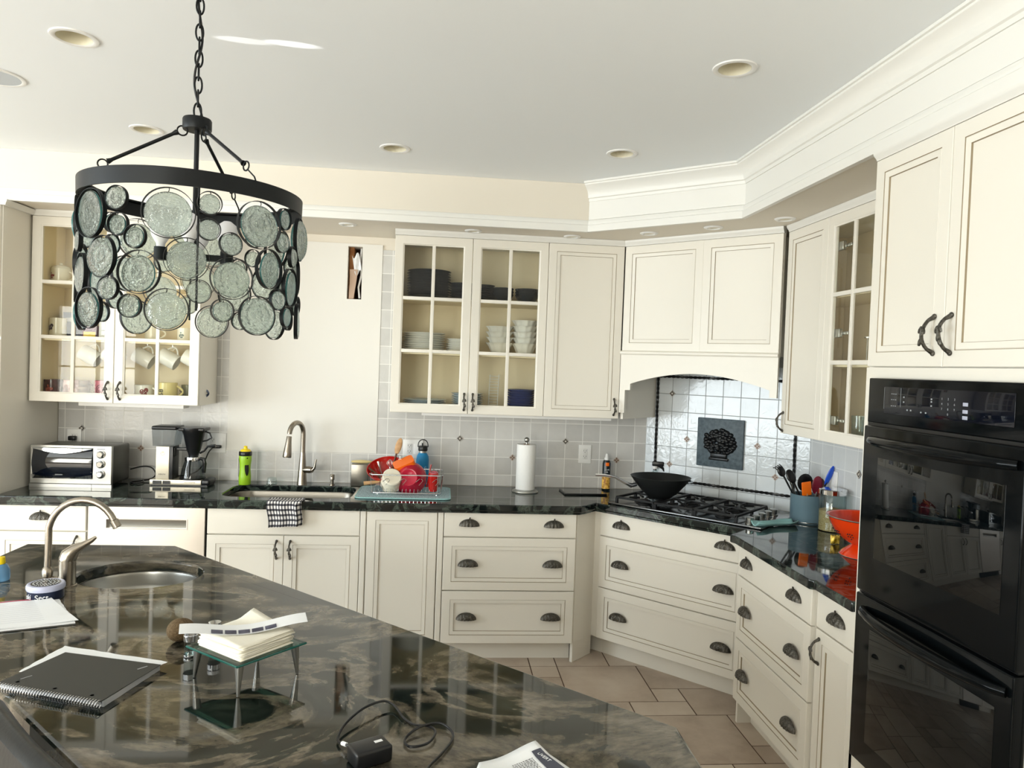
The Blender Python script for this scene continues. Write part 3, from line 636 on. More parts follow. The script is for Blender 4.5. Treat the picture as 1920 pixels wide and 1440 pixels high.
for i,ch in enumerate(['1','2','3','4','5','6','7','8','9','0']):
    x=.37+.026*(i%3) if i<9 else .396; z=1.645-.0145*(i//3) if i<9 else 1.6015
    text(ch,.009,'keypad_digit',PR,ov,(x,-.0322,z),(R(90),0,0),.0002)
for z in (1.634,1.614,1.597): MB().box(.456,.476,-.0335,-.032,z-.005,z+.005,.001).build('button',mat('pale button',(170,174,190),.4),ov)
def ovendoor(z0,z1,wz0,wz1):
    b=MB(); d=MB().box(.002,.692,-.040,-.001,z0,z1,.006).build('oven_door',BLACKG,ov)
    MB().box(.09,.635,-.0412,-.0402,wz0,wz1,.0005).build('window',mat('oven glass',(5,8,10),.02,spec=.42),d)
    pts=[]
    for i in range(25):
        t=i/24; pts.append((.055+.62*t,-.045-.052*math.sin(PI*t)**.55,z1-.045))
    MB().tube(pts,[.013+.006*math.sin(PI*i/24) for i in range(25)],12,flat=1.0).build('handle',BLACKG,d)
    return d
ovendoor(.985,1.540,1.110,1.440); ovendoor(.417,.975,.50,.875)
MB().box(.010,.68,-.02,-.001,.975,.985).build('vent_gap',BLACKP,ov); MB().box(.01,.68,-.02,-.001,1.54,1.55).build('vent_gap',BLACKP,ov)
t=thing('pantry_cabinet','cream tall cabinet at the right edge beyond the oven tower','cabinet',(1.481,TY-TW-.003,0),R(-90))
MB().box(0,.8,0.0005,.6,0,UT).build('body',PAINT,t); fr('door',t,0,1.737,.4,UT-1.737,'panel'); fr('door',t,.4,1.737,.4,UT-1.737,'panel'); fr('door',t,0,.117,.8,1.61,'panel')
# left tall cabinet
t=thing('fridge_surround','tall tan cream side panel and cabinet at the left edge of the worktop','cabinet',(-3.30,-.60,0))
MB().box(0,.962,.0005,.598,0,UT).build('body',PAINT,t)
fr('door',t,0,1.75,.479,UT-1.75,'panel'); fr('door',t,.479,1.75,.479,UT-1.75,'panel'); fr('door',t,0,.117,.479,1.62,'panel'); fr('door',t,.479,.117,.479,1.62,'panel')
b=MB(); b.sweep([(0,0),(.962,0),(.962,.25)],[(-.02,UT),(.02,UT),(.022,UT+.008),(.030,UT+.014),(.034,UT+.022),(.034,ZS-.007),(-.02,ZS-.007)]); b.build('crown_strip',TRIMP,t)

# ------------------------------------------------------------------ island
IO=[(-1.632,-1.642),(-1.056,-1.642),(.54,-3.164),(.54,-3.74),(-.21,-3.74),(-1.632,-2.318)]
IS=circ(-1.036,-2.045,1,40); IS=[(-1.036+.205*(x+1.036),-2.045+.168*(y+2.045)) for x,y in IS]
b=MB(); b.slab(IO,ZT-.040,ZT,[IS]); it=tag(b.build('island_worktop',GRANI,bevel=.008),'swirled green and taupe granite island worktop in the foreground','worktop')
cen=Vector((sum(p[0] for p in IO)/6,sum(p[1] for p in IO)/6)); IB=[(cen.x+(x-cen.x)*.93,cen.y+(y-cen.y)*.93) for x,y in IO]
ib=thing('island_cabinet','cream island base cabinet under the swirled granite','cabinet',(0,0,0))
n=[(-1.58,-1.70),(-1.08,-1.70),(.48,-3.19),(.48,-3.5),(.1,-3.5),(-1.33,-2.1),(-1.58,-2.1)]
b=MB(); b.slab(n,.114,ZT-.041,[[(-1.036+.235*math.cos(a),-2.045+.2*math.sin(a)) for a in [2*PI*i/24 for i in range(24)]]] if False else []); b.build('body',PAINT,ib,bevel=.003)
b=MB(); b.slab([(x*.97-.01,y*.985-.04) for x,y in n],0,.114); b.build('toe_kick',PAINT,ib)
t=thing('island_sink','oval stainless bar sink set in the granite island','sink',(-1.036,-2.045,0))
b=MB(); bowl(b,[(x+1.036,y+2.045) for x,y in IS],ZT-.041,.79); b.build('bowl',STEEL,t)
MB().lathe([(.015,.0),(.035,0),(.038,.003),(.015,.004)],20,0,0,.789).build('drain',CHROME,t)
IBo=[o for o in ib.children if o.name.startswith('body')][0]
bc=MB(); bc.lathe([(.21,-.2),(.21,.3)],32,0,0,0); cu=bc.build('cutter',PAINT,loc=(-1.036,-2.045,.874)); cu.scale=(1.02,.86,1)
md=IBo.modifiers.new('cut','BOOLEAN'); md.object=cu; md.solver='EXACT'
dg=bpy.context.evaluated_depsgraph_get(); me=bpy.data.meshes.new_from_object(IBo.evaluated_get(dg)); IBo.modifiers.clear(); IBo.data=me; bpy.data.objects.remove(cu)
# island faucet
f=thing('bar_faucet','brushed nickel bar faucet with a tall curved spout on the island','faucet',(-1.213,-2.19,ZT))
b=MB(); b.lathe([(.030,0),(.030,.004),(.026,.006),(.026,.088)],24); b.build('body',NICKEL,f)
b=MB(); pts=[(0,0,.086),(.006,.0,.104),(.022,.004,.122),(.045,.008,.134),(.07,.012,.150),(.082,.014,.160)]; b.tube(pts,[.026,.026,.019,.012,.008,.005],14); b.build('lever',NICKEL,f)
b=MB(); b.tube([(-.026,0,.022),(-.058,0,.022)],.010,12); sp=[(-.062,0,.010),(-.062,0,.05),(-.060,0,.16)]
for i in range(1,15): a=PI-PI*.86*i/14; sp.append((.046+.108*math.cos(a),.0,.170+.116*math.sin(a)))
b.tube(sp,.0105,14); e=sp[-1]; b.lathe([(.012,0),(.016,.004),(.017,.02),(.014,.03),(.0105,.035)],16,-.062,0,.028)
tq=(Vector(sp[-1])-Vector(sp[-2])).normalized(); b.tube([Vector(e)-tq*.002,Vector(e),Vector(e)+tq*.024,Vector(e)+tq*.026],[.0105,.0140,.0140,.012],16); b.build('spout',NICKEL,f)

# ------------------------------------------------------------------ kitchen faucet
f=thing('pull_down_faucet','brushed nickel gooseneck pull down faucet behind the back sink','faucet',(-.848,-.10,ZT),R(200))
# local: spout heads to -y toward the sink; seen slightly from the side
f.rotation_euler=(0,0,R(-28))
b=MB(); b.lathe([(.031,0),(.030,.008),(.026,.06),(.021,.14),(.016,.20)],24); sp=[(0,0,.19)]
for i in range(0,13): a=PI*i/12*.97; sp.append((0,-.065+.065*math.cos(a),.315+.072*math.sin(a)))
b.tube(sp,[.0155]+[.0150]*12+[.014],14); b.build('neck',NICKEL,f)
b=MB(); b.M=Matrix.Translation((0,-.131,.305))@Matrix.Rotation(R(-7),4,'X'); b.lathe([(.024,-.125),(.026,-.12),(.024,-.09),(.017,-.03),(.0155,.0),(.014,.004)],18); b.build('spray_head',NICKEL,f)
b=MB(); b.tube([(.01,0,.092),(.052,.0,.096),(.075,0,.096)],[.018,.022,.018],14); b.tube([(.075,0,.095),(.092,0,.110),(.096,0,.135),(.104,0,.165)],[.012,.008,.006,.004],10); b.build('lever',NICKEL,f)
f=thing('soap_dispenser','short brushed nickel soap pump right of the back faucet','soap dispenser',(-.665,-.095,ZT))
b=MB(); b.lathe([(.017,0),(.017,.004),(.011,.006),(.011,.03),(.0145,.033),(.0145,.062),(.012,.066)],18); b.build('pump_body',NICKEL,f); MB().tube([(0,0,.056),(0,-.02,.060),(0,-.032,.056)],.004,8).build('spout',NICKEL,f)

# ------------------------------------------------------------------ chandelier
ch=thing('chandelier','black ring chandelier hung with round rippled glass discs over the island','chandelier',(-.70,-2.60,1.74))
zz=lambda z:z-1.74
b=MB(); b.lathe([(.285,zz(2.098)),(.286,zz(2.140)),(.262,zz(2.140)),(.262,zz(2.136)),(.281,zz(2.134)),(.281,zz(2.098)),(.285,zz(2.098))],72,cap0=False,cap1=False); b.build('ring_band',BLACKM,ch)
b=MB(); b.lathe([(.0365,zz(2.312)),(.038,zz(2.316)),(.038,zz(2.340)),(.036,zz(2.344)),(.001,zz(2.344))],32); b.build('hub',BLACKM,ch)
for a in (-40,80,200):
    ca,sa=math.cos(R(a)),math.sin(R(a)); b=MB()
    def P(r,z): return (r*ca,r*sa,zz(z))
    e0=(.050,2.300); e1=(.215,2.195); b.tube([P(*e0),P(*e1)],.0048,10)
    b.tube([P(e0[0],e0[1]),P(e0[0]+.01,e0[1]-.006)],[.008,.005],10); b.tube([P(e1[0]-.01,e1[1]+.006),P(e1[0],e1[1])],[.005,.008],10)
    def loop(c,r,tilt=0): return [tuple(Vector(P(c[0]+r*math.cos(q),c[1]+r*math.sin(q)))) for q in [2*PI*i/16 for i in range(16)]]
    b.tube(loop((.037,2.306),.013),.0022,6,closed=True); b.tube(loop((.226,2.187),.012),.0022,6,closed=True)
    b.tube([P(.232,2.178),P(.245,2.168),P(.262,2.155),P(.270,2.140)],.0022,6); b.build('support_rod',BLACKM,ch)
b=MB(); b.tube([(0,0,zz(2.32)),(0,0,zz(1.955))],.0065,12); b.lathe([(.02,zz(1.945)),(.022,zz(1.95)),(.022,zz(1.975)),(.0065,zz(1.985))],20); b.build('centre_stem',BLACKM,ch)
for a in (10,100,190,280):
    M=Matrix.Rotation(R(a),4,'Z'); b=MB(); b.M=M; b.box(0,.095,-.009,.009,zz(1.955),zz(1.972)); b.lathe([(.017,zz(1.95)),(.017,zz(1.985))],16,.085); ar=b.build('lamp_arm',BLACKM,ch)
    b=MB(); b.M=M; b.lathe([(.011,zz(1.985)),(.012,zz(1.995)),(.024,zz(2.015)),(.029,zz(2.035)),(.024,zz(2.058)),(.010,zz(2.069)),(.001,zz(2.07))],18,.085); b.build('bulb',BULB,ar)
for a in (20,110,200,290): MB().tube([(.279*math.cos(R(a)),.279*math.sin(R(a)),zz(2.10)),(.279*math.cos(R(a)),.279*math.sin(R(a)),zz(1.80))],.003,6).build('hanging_wire',BLACKM,ch)
RB={};GD={}
def discparts(r,j):
    k=(r,j)
    if r not in RB:
        b=MB(); n=40; ro=r; ri=r-.0012
        for rr in (ro,ri): pass
        vs=[];fs=[]
        for i in range(n):
            a=2*PI*i/n
            for (q,y) in ((ro,-.0052),(ro,.0052),(ri,.0052),(ri,-.0052)): vs.append((q*math.cos(a),y,q*math.sin(a)))
        for i in range(n):
            for q in range(4): fs.append((i*4+q,((i+1)%n)*4+q,((i+1)%n)*4+(q+1)%4,i*4+(q+1)%4))
        b.add(vs,fs); b.tube([(0,0,ro-.001),(.0015,-.004,ro-.006),(0,-.005,ro*.86-.004)],.0010,5); RB[r]=b.mesh('disc_hoop',BLACKM)
    if k not in GD:
        rg=r*(.92,.87,.83)[j]; b=MB(); n=40; T=.0045; z0=-(r-rg)*.45
        for y,rr in ((-T,rg-.002),(T,rg-.002)):
            L=[(0,0)]+[(rr*f,1) for f in (.5,1)]
            o=[]
        vs=[(0,-T-.001,z0)];rings=[(rg*.5,-T-.0006),(rg-.0025,-T),(rg,-T+.002),(rg,T-.002),(rg-.0025,T),(rg*.5,T+.0006)]
        for rr,y in rings:
            for i in range(n): a=2*PI*i/n; vs.append((rr*math.cos(a),y,z0+rr*math.sin(a)))
        vs.append((0,T+.001,z0)); fs=[(0,1+i,1+(i+1)%n) for i in range(n)]; ms=[0]*n
        for q in range(len(rings)-1):
            for i in range(n): fs.append((1+q*n+i,1+(q+1)*n+i,1+(q+1)*n+(i+1)%n,1+q*n+(i+1)%n)); ms.append(1 if q in(2,) else 0)
        for i in range(n): fs.append((len(vs)-1,1+5*n+(i+1)%n,1+5*n+i)); ms.append(0)
        o=len(b.v); b.add(vs,fs); b.m=ms; GD[k]=b.mesh('glass_disc',[DISC,DEDGE],60)
    return RB[r],GD[k]
pat=[(-83.7,2.031,.061),(-75,1.924,.052),(-97.8,1.887,.053),(-83.5,1.799,.051),(-64.9,2.064,.029),(-64.9,2.002,.028),(-54.3,1.971,.029),(-68.9,1.847,.029),(-57.2,1.805,.029)]
random.seed(11)
for n in range(8):
    for i,(a,z,r) in enumerate(pat):
        aa=R(a+45*n); rad=.279 if i in (0,3,4,6,7) else .273
        hp,gl=discparts(r,random.randrange(3)); tw_=random.uniform(-.12,.12)
        h=place('disc_hoop',hp,ch,(rad*math.cos(aa),rad*math.sin(aa),zz(z)),(0,0,aa+PI/2+tw_)); g=place('glass_disc',gl,h,(0,-.001,0),(random.uniform(-.05,.05),0,random.uniform(-.2,.2)))
# chain as its own run of links up to the ceiling, with flex
b=MB(); z=2.346; i=0; mk=[]
while z<2.735:
    a=PI/2*(i%2)+.35; h=.023; w_=.0095; pts=[]
    for q in range(20):
        t=2*PI*q/20; pts.append((w_*math.cos(t)*math.cos(a),w_*math.cos(t)*math.sin(a),zz(z+h*.82+(h)*math.sin(t))))
    b.tube(pts,.0026,7,closed=True); z+=.036; i+=1
b.build('chain',BLACKM,ch); b=MB(); pts=[]
for i in range(60):
    t=i/59; z=2.34+.405*t; s=1-.75*t; pts.append((.013*s*math.cos(11*t+.4),.013*s*math.sin(11*t+.4),zz(z)))
b.tube(pts,.0032,8); b.build('flex',BLACKP,ch)
b=MB(); b.lathe([(.055,zz(2.749)),(.055,zz(2.744)),(.03,zz(2.735)),(.001,zz(2.733))],28); b.build('ceiling_rose',BLACKM,ch)

# ------------------------------------------------------------------ recessed lights
def canlight(x,y,label,group=None):
    t=thing('recessed_light',label,'ceiling light',(x,y,ZC),0,group)
    b=MB(); b.lathe([(.056,.001),(.056,-.003),(.062,-.006),(.074,-.004),(.076,0.0)],40,cap0=False,cap1=False); b.build('trim_ring',WHITEP,t)
    b=MB(); b.lathe([(.0555,-.003),(.0555,.03),(.050,.08),(.040,.105),(.001,.108)],32,cap0=False); b.build('baffle',CANW,t)
    b=MB(); b.lathe([(.001,.070),(.030,.072),(.036,.085),(.03,.1)],24); b.build('lamp',mat('unlit lamp face',(206,206,196),.3),t); return t
LB=['recessed ceiling light nearest the top left corner, left of the chandelier chain','recessed ceiling light nearest the right crown moulding, largest on the right','recessed ceiling light behind the chandelier hub, left of the chain','recessed ceiling light at mid ceiling above the bare wall patch','recessed ceiling light closest to the angled crown moulding']
for (x,y),l in zip(LIGHTS[:5],LB): canlight(x,y,l)
for (x,y),l in zip(LIGHTS[5:],['recessed ceiling light outside the frame on the left','recessed ceiling light behind the viewpoint on the right','recessed ceiling light behind the viewpoint on the left']): canlight(x,y,l)
t=thing('ceiling_speaker','round flush ceiling speaker with a grey grille at the left edge','speaker',(-1.778,-1.66,ZC))
b=MB(); b.lathe([(.088,-.004),(.092,-.006),(.104,-.004),(.106,-.0005)],48,cap0=False,cap1=False); b.build('rim',WHITEP,t); b=MB(); b.lathe([(.001,-.0045),(.088,-.0045),(.088,-.0005)],48,cap1=False); b.build('grille',GRILLE,t)
SL=[(-.576,-.41,'small soffit downlight above the bare wall patch'),(.148,-.42,'small soffit downlight above the two glass doors of plates'),(.735,-.41,'small soffit downlight above the solid door beside the corner'),(1.136,-.637,'small soffit downlight above the left hood panel'),(1.415,-.897,'small soffit downlight above the right hood panel'),(1.668,-1.199,'small soffit downlight above the narrow solid door on the right')]
for x,y,l in SL:
    t=thing('soffit_downlight',l,'ceiling light',(x,y,ZS)); b=MB(); b.lathe([(.030,-.0015),(.034,-.008),(.046,-.007),(.052,-.0005)],32,cap0=False,cap1=False); b.build('rim',WHITEP,t)
    b=MB(); b.lathe([(.001,-.001),(.032,-.002)],24); b.build('lens',CANW,t)

# ------------------------------------------------------------------ outlets and switches
def outlet(label,x,z,w=.083,h=.122,kinds=('o',),y=-.008,loc=None,rz=0):
    t=thing('wall_outlet' if 'o' in kinds else 'light_switch',label,'outlet' if 'o' in kinds else 'switch',loc or (x,y,z),rz)
    MB().box(-w/2,w/2,-.006,-.0005,-h/2,h/2,.0025).build('cover_plate',WHITEP,t); n=len(kinds)
    for i,k in enumerate(kinds):
        cx=(i-(n-1)/2)*.046; MB().box(cx-.017,cx+.017,-.008,-.006,-.034,.034,.001).build('receptacle' if k=='o' else 'rocker',WHITEP if k!='o' else mat('receptacle white',(222,222,220),.3),t)
        if k=='o':
            b=MB()
            for s in (-.018,.018): b.box(cx-.009,cx-.007,-.0084,-.0078,s,s+.009).box(cx+.006,cx+.008,-.0084,-.0078,s,s+.008).box(cx-.002,cx+.002,-.0084,-.0078,s-.008,s-.004)
            b.build('slots',INK,t)
    return t
outlet('white double outlet plate on the tile, right of the paper towel roll',.942,1.137)
outlet('white outlet and switch plate on the tile behind the blue bottle',-.175,1.142,.128,.120,('o','s'))
outlet('white switch plate on the tile right of the coffee maker',-1.392,1.148,.115,.122,('o','s'))
t=outlet('white outlet plate on the tile behind the toaster oven',-2.238,1.150)
outlet('white switch plate on the right wall above the oat jar',0,0,.075,.12,('s',),loc=(XW-.0095,-1.02,1.14),rz=R(-90))

# ------------------------------------------------------------------ tableware
def thing_mesh(name,me,label,cat,loc,rot=(0,0,0),group=None): return tag(place(name,me,None,loc,rot),label,cat,group)
def plate_mesh(name,r,m,h=.018,rim=None):
    b=MB(); b.lathe([(.001,.003),(r*.55,.003),(r*.62,0),(r*.66,.0),(r*.70,.006),(r*.98,h),(r,h+.001),(r*.97,h+.003),(r*.70,.010),(r*.62,.006),(.001,.006)],36,cap0=False,cap1=False); return b.mesh(name,m)
def bowl_mesh(name,r,h,m,flute=0,t=.004):
    f=(lambda a,z:1+flute*math.cos(12*a)*max(0,z)/h) if flute else None
    b=MB(); A=(.66,.80,.90) if flute else (.72,.92,.98); b.lathe([(.001,.002),(r*.42,.002),(r*.45,0),(r*.5,0),(r*A[0],h*.3),(r*A[1],h*.7),(r*A[2],h*.88),(r,h),(r-t,h),(r*A[2]-t,h*.88),(r*A[1]-t,h*.7),(r*A[0]-t,h*.3),(r*.42,.008),(.001,.007)],48 if flute else 32,cap0=False,cap1=False,mod=f); return b.mesh(name,m)
S1,S2,S3=UB+.0183,1.7643,2.0843
def stack(name,me,n,dz,x,y,z,label,cat,group,jit=.002):
    o=None
    for i in range(n):
        p=(x+random.uniform(-jit,jit),y+random.uniform(-jit,jit),z+i*dz)
        o=thing_mesh(name,me,label,cat,p,(0,0,random.random()),group)
PD=plate_mesh('dinner_plate',.135,DARKC); PDs=plate_mesh('side_plate',.085,DARKC); BD=bowl_mesh('soup_bowl',.075,.055,DARKC)
YC=-.165
stack('dinner_plate',PD,11,.0155,-.105,YC,S3,'charcoal dinner plate in the tall stack on the top shelf','plate','charcoal dinner plates on the top shelf')
stack('side_plate',PDs,7,.0145,.105,YC,S3,'charcoal side plate in the short stack beside the charcoal dinner plates','plate','charcoal side plates on the top shelf')
stack('saucer',plate_mesh('saucer',.07,DARKC),7,.014,.235,-.16,S3,'charcoal saucer stacked at the left of the second glass door','saucer','charcoal saucers on the top shelf')
stack('soup_bowl',BD,3,.018,.345,YC,S3,'charcoal bowl in the left bowl stack on the top shelf','bowl','charcoal bowls, left stack')
stack('soup_bowl',BD,3,.018,.505,YC,S3,'charcoal bowl in the right bowl stack on the top shelf','bowl','charcoal bowls, right stack')
PW=plate_mesh('dinner_plate',.133,WHITEC); PWs=plate_mesh('side_plate',.09,WHITEC)
stack('dinner_plate',PW,8,.0135,-.125,YC,S2,'white dinner plate in the tall stack on the middle shelf','plate','white dinner plates on the middle shelf')
stack('side_plate',PWs,6,.013,.10,YC,S2,'white side plate in the short stack on the middle shelf','plate','white side plates on the middle shelf')
FB=bowl_mesh('fluted_bowl',.086,.072,WHITEC,.05)
stack('fluted_bowl',FB,4,.034,.345,-.155,S2,'white fluted bowl in the left stack on the middle shelf','bowl','white fluted bowls, left stack')
stack('fluted_bowl',FB,5,.036,.505,-.155,S2,'white fluted bowl in the right stack on the middle shelf','bowl','white fluted bowls, right stack')
PB=plate_mesh('dinner_plate',.135,PALEB)
stack('dinner_plate',PB,4,.012,-.11,YC,S1,'pale dinner plate in the low stack on the bottom shelf','plate','pale dinner plates on the bottom shelf')
stack('side_plate',plate_mesh('side_plate',.10,PALEB),7,.0135,.155,YC,S1,'pale side plate in the stack behind the two middle handles','plate','pale side plates on the bottom shelf')
b=MB(); r=.095; b.lathe([(.001,.003),(r*.62,.003),(r*.66,0),(r*.98,.016),(r,.018),(r*.96,.02),(r*.6,.008),(.001,.007)],36,cap0=False,cap1=False,mod=lambda a,z:1+.015*math.cos(20*a)*(z>.01)); PBL=b.mesh('blue_plate',[BLUEC])
stack('blue_plate',PBL,9,.0145,.490,YC,S1,'blue scalloped plate in the stack on the bottom shelf','plate','blue plates on the bottom shelf')
b=MB()
for s in (-.028,.028): b.tube([(s,0,0),(s+.008,.03,.22)],.0025,6)
for i in range(12): z=.01+.018*i; b.tube([(-.028,z*.13,z),(.034,z*.13,z)],.0018,6)
b.tube([(-.028,0,0),(-.028,-.07,.002),(.028,-.07,.002),(.028,0,0)],.0025,6)
tag(b.build('wire_rack',WHITEP,loc=(.318,-.12,S1+.003)),'upright white wire rack beside the blue plates','rack')
# mugs
def mug(label,m,loc,rz=0,r=.041,h=.095,rx=0,decal=None,group=None,name='mug',ry=0):
    t=thing(name,label,'mug',loc,rz,group); t.rotation_euler=(rx,ry,rz)
    b=MB(); b.lathe([(.001,.004),(r*.9,.004),(r*.93,0),(r*.96,0),(r,.01),(r,h),(r-.003,h),(r-.004,.01),(.001,.008)],32,cap0=False,cap1=False); b.build('mug_body',m,t)
    pts=[(r-.004,0,h*.82)]+[(r+.030*math.sin(PI*i/10),0,h*.82-h*.62*i/10) for i in range(1,10)]+[(r-.004,0,h*.2)]
    b=MB(); b.tube(pts,.005,8); b.build('mug_handle',m,t)
    if decal:
        k,dm,ang=decal; b=MB(); b.M=Matrix.Rotation(ang,4,'Z')
        def pt(u,v): a=u/r; return ((r+.0007)*math.sin(a),-(r+.0007)*math.cos(a),h*.5+v)
        if k=='butterfly':
            for s in (-1,1):
                for cx,cz,rr in ((.010,.008,.011),(.007,-.008,.008)):
                    P=[pt(s*(cx+rr*math.cos(q)*1.0),cz+rr*math.sin(q)+.3*s*cx) for q in [2*PI*i/12 for i in range(12)]]; b.add(P,[list(range(12))],False)
        else:
            random.seed(5)
            for i in range(16 if k=='rose' else 10):
                a=random.uniform(0,6.28); q=random.uniform(0,.018); u,v=q*math.cos(a),q*.8*math.sin(a); P=[pt(u+.005*math.cos(w)*1,v+.005*math.sin(w)) for w in [2*PI*i/8 for i in range(8)]]; b.add(P,[list(range(8))],False)
        b.build('decal',dm,t)
    return t
t=mug('cream teapot-shaped jar with a red rose on the top left shelf',CREAMC,(-2.262,-.16,S3-.0003),R(-10),.052,.085,decal=('rose',ROSE,R(-25)),name='sugar_jar')
t['category']='jar'; b=MB(); b.lathe([(.053,.085),(.046,.096),(.02,.106),(.008,.108),(.010,.118),(.001,.122)],28,cap0=False); b.build('lid',CREAMC,t)
BUTT=mat('butterfly decal',(52,36,60),.4); BUTR=mat('red butterfly decal',(120,34,34),.4)
mug('tall cream mug with a dark butterfly on the middle left shelf',CREAMC,(-2.268,-.17,S2),R(150),.045,.115,decal=('butterfly',BUTT,R(180)))
t=thing('stacked_box','navy and grey box behind the butterfly mug','box',(-2.185,-.08,S2)); MB().box(-.08,.08,-.04,.04,0,.155,.003).build('box_body',mat('navy card box',(44,54,84),.6),t); MB().box(-.06,.06,-.041,-.040,.1,.12).build('stripe',PAPER,t)
t=thing('tea_carton','purple and yellow tea carton on the middle left shelf','box',(-2.075,-.18,S2)); MB().box(-.04,.04,-.03,.03,0,.075,.002).build('carton',mat('purple card',(110,60,90),.6),t); MB().box(-.03,.036,-.031,-.0302,.008,.04).build('yellow_panel',YELLOW,t)
t=thing('white_carton','white printed carton beside the purple tea carton','box',(-1.985,-.18,S2)); MB().box(-.035,.035,-.03,.03,0,.11,.002).build('carton',PAPER,t); MB().box(-.02,.02,-.031,-.0302,.05,.053).build('print_line',INK,t)
mug('cream mug with a curled handle behind the left glass door, third shelf right',CREAMC,(-1.73,-.17,S2),0,.043,.09)
mug('cream teacup with a painted leaf at the far right of the middle shelf',CREAMC,(-1.545,-.17,S2),0,.043,.085,decal=('leaf',mat('grey green decal',(96,112,104),.4),R(-10)))
# mugs hanging from hooks under the middle shelf
HKL=['white mug hanging from a hook, second from the left','white mug hanging from a hook behind the meeting door stiles','white mug hanging tilted, leftmost behind the right glass door','white mug hanging from a hook in the middle of the right glass door','white mug hanging from a hook, farthest right']
for i,x in enumerate((-2.062,-1.93,-1.758,-1.615,-1.475)):
    t=mug(HKL[i],WHITEC,(x-.068,-.17,1.688),R(180),.047,.108,ry=R(-118)); 
    tag(MB().tube([(x,-.17,1.7455),(x,-.17,1.738),(x+.007,-.17,1.728),(x+.012,-.17,1.722),(x+.006,-.17,1.714),(x-.003,-.17,1.718)],.0018,6).build('cup_hook',CHROME),['small hook at the far left of the hanging mugs','small hook behind the meeting door stiles','small hook at the left of the right glass door','small hook over the middle mug of the right glass door','small hook above the farthest right hanging mug'][i],'hook')
zb=S1
for l,m,x,r,h,dc in [('oxblood mug with a red pattern at the bottom left',DARKM,-2.272,.046,.078,('rose',mat('rust decal',(150,60,44),.4),R(0))),('floral patterned mug left of the centre muntin on the bottom shelf',FLOWM,-2.165,.044,.078,None),('speckled brown floral mug right of the muntin on the bottom shelf',mat('speckled mug glaze',(120,96,80),.3,var=60,vscale=90),-2.100,.030,.078,None),('pink mug with a round dark emblem on the bottom shelf',PINKM,-1.985,.046,.080,None),('white mug with a red butterfly on the bottom shelf',WHITEC,-1.765,.047,.066,('butterfly',BUTR,R(25))),('pale yellow mug with dark numerals on the bottom shelf',YELM,-1.625,.047,.080,None),('olive green mug behind the yellow mug handle',mat('olive mug glaze',(120,120,84),.3),-1.535,.035,.070,None),('navy and white mug at the bottom right corner',mat('navy white glaze',(90,104,130),.3,var=60,vscale=40),-1.465,.036,.074,None)]:
    t=mug(l,m,(x,-.20 if 'olive' not in l else -.12,zb),R(0),r,h,decal=dc); t.scale=(1.12,1.12,1.32)
    if 'pink' in l:
        b=MB(); P=[]
        for rr in (.020,.017,.012,.009):
            L=[((r+.0008)*math.sin(rr*1.3*math.cos(q)/r),-(r+.0008)*math.cos(rr*1.3*math.cos(q)/r),.042+rr*math.sin(q)) for q in [2*PI*i/24 for i in range(24)]]; P.append(L)
        b.add(P[0]+P[1],[(i,(i+1)%24,24+(i+1)%24,24+i) for i in range(24)],False); b.add(P[2]+P[3],[(i,(i+1)%24,24+(i+1)%24,24+i) for i in range(24)],False); b.build('emblem',mat('plum decal',(70,24,40),.4),t)
    if 'yellow' in l: text('68',.034,'numerals',INK,t,(-.018,-.0452,.036),(R(90),R(-90),R(-22)))
    if 'red butterfly' in l: pass
tag(MB().box(-2.03,-2.00,-.16,-.12,S1,S1+.08,.006).build('spice_tin',DARKC),'dark tin between the floral and pink mugs','tin')
# glasses in the right glass cabinet
def tumbler(label,x,y,z,r=.034,h=.11,stem=False,cat='glass'):
    t=thing('wine_glass' if stem else 'tumbler',label,cat,(x,y,z)); b=MB()
    if stem:
        b.lathe([(.032,0),(.03,.002),(.005,.006),(.004,.07),(.012,.08),(.032,.11),(.036,.14),(.030,.18)],24,cap0=False,cap1=False)
    else: b.lathe([(.001,.004),(r*.85,.004),(r*.88,0),(r,h),(r-.0025,h),(r*.83,.008),(.001,.008)],24,cap0=False,cap1=False)
    b.build('glass_body',TUMB,t); return t
XG=1.93
tumbler('stemmed glass on the top shelf behind the right glass door, left pane',XG,-1.60,S3,stem=True); tumbler('stemmed glass on the top shelf behind the right glass door, nearer the tower',XG,-1.73,S3,stem=True); tumbler('tall clear vase on the top shelf behind the right glass door',XG+.05,-1.67,S3,.03,.22)
tumbler('round stemmed glass on the middle shelf behind the right glass door',XG,-1.70,S2+.12,stem=True); tumbler('clear tumbler on the middle shelf behind the right glass door',XG,-1.69,S2,.036,.10); tag(MB().box(1.86,2.03,-1.83,-1.62,S2+.112,S2+.118).tube([(1.87,-1.63,S2),(1.87,-1.63,S2+.112)],.003,6).tube([(1.87,-1.82,S2),(1.87,-1.82,S2+.112)],.003,6).tube([(2.02,-1.63,S2),(2.02,-1.63,S2+.112)],.003,6).tube([(2.02,-1.82,S2),(2.02,-1.82,S2+.112)],.003,6).build('wire_shelf',CHROME),'small chrome shelf riser inside the right glass cabinet','rack')
for i,(y,l) in enumerate([(-1.545,'ribbed clear tumbler at the left of the bottom shelf, right glass cabinet'),(-1.625,'ribbed clear tumbler in the middle of the bottom shelf, right glass cabinet'),(-1.71,'tall clear tumbler on the bottom shelf nearest the tower')]): tumbler(l,1.90,y,S1,.035,.11 if i<2 else .17)

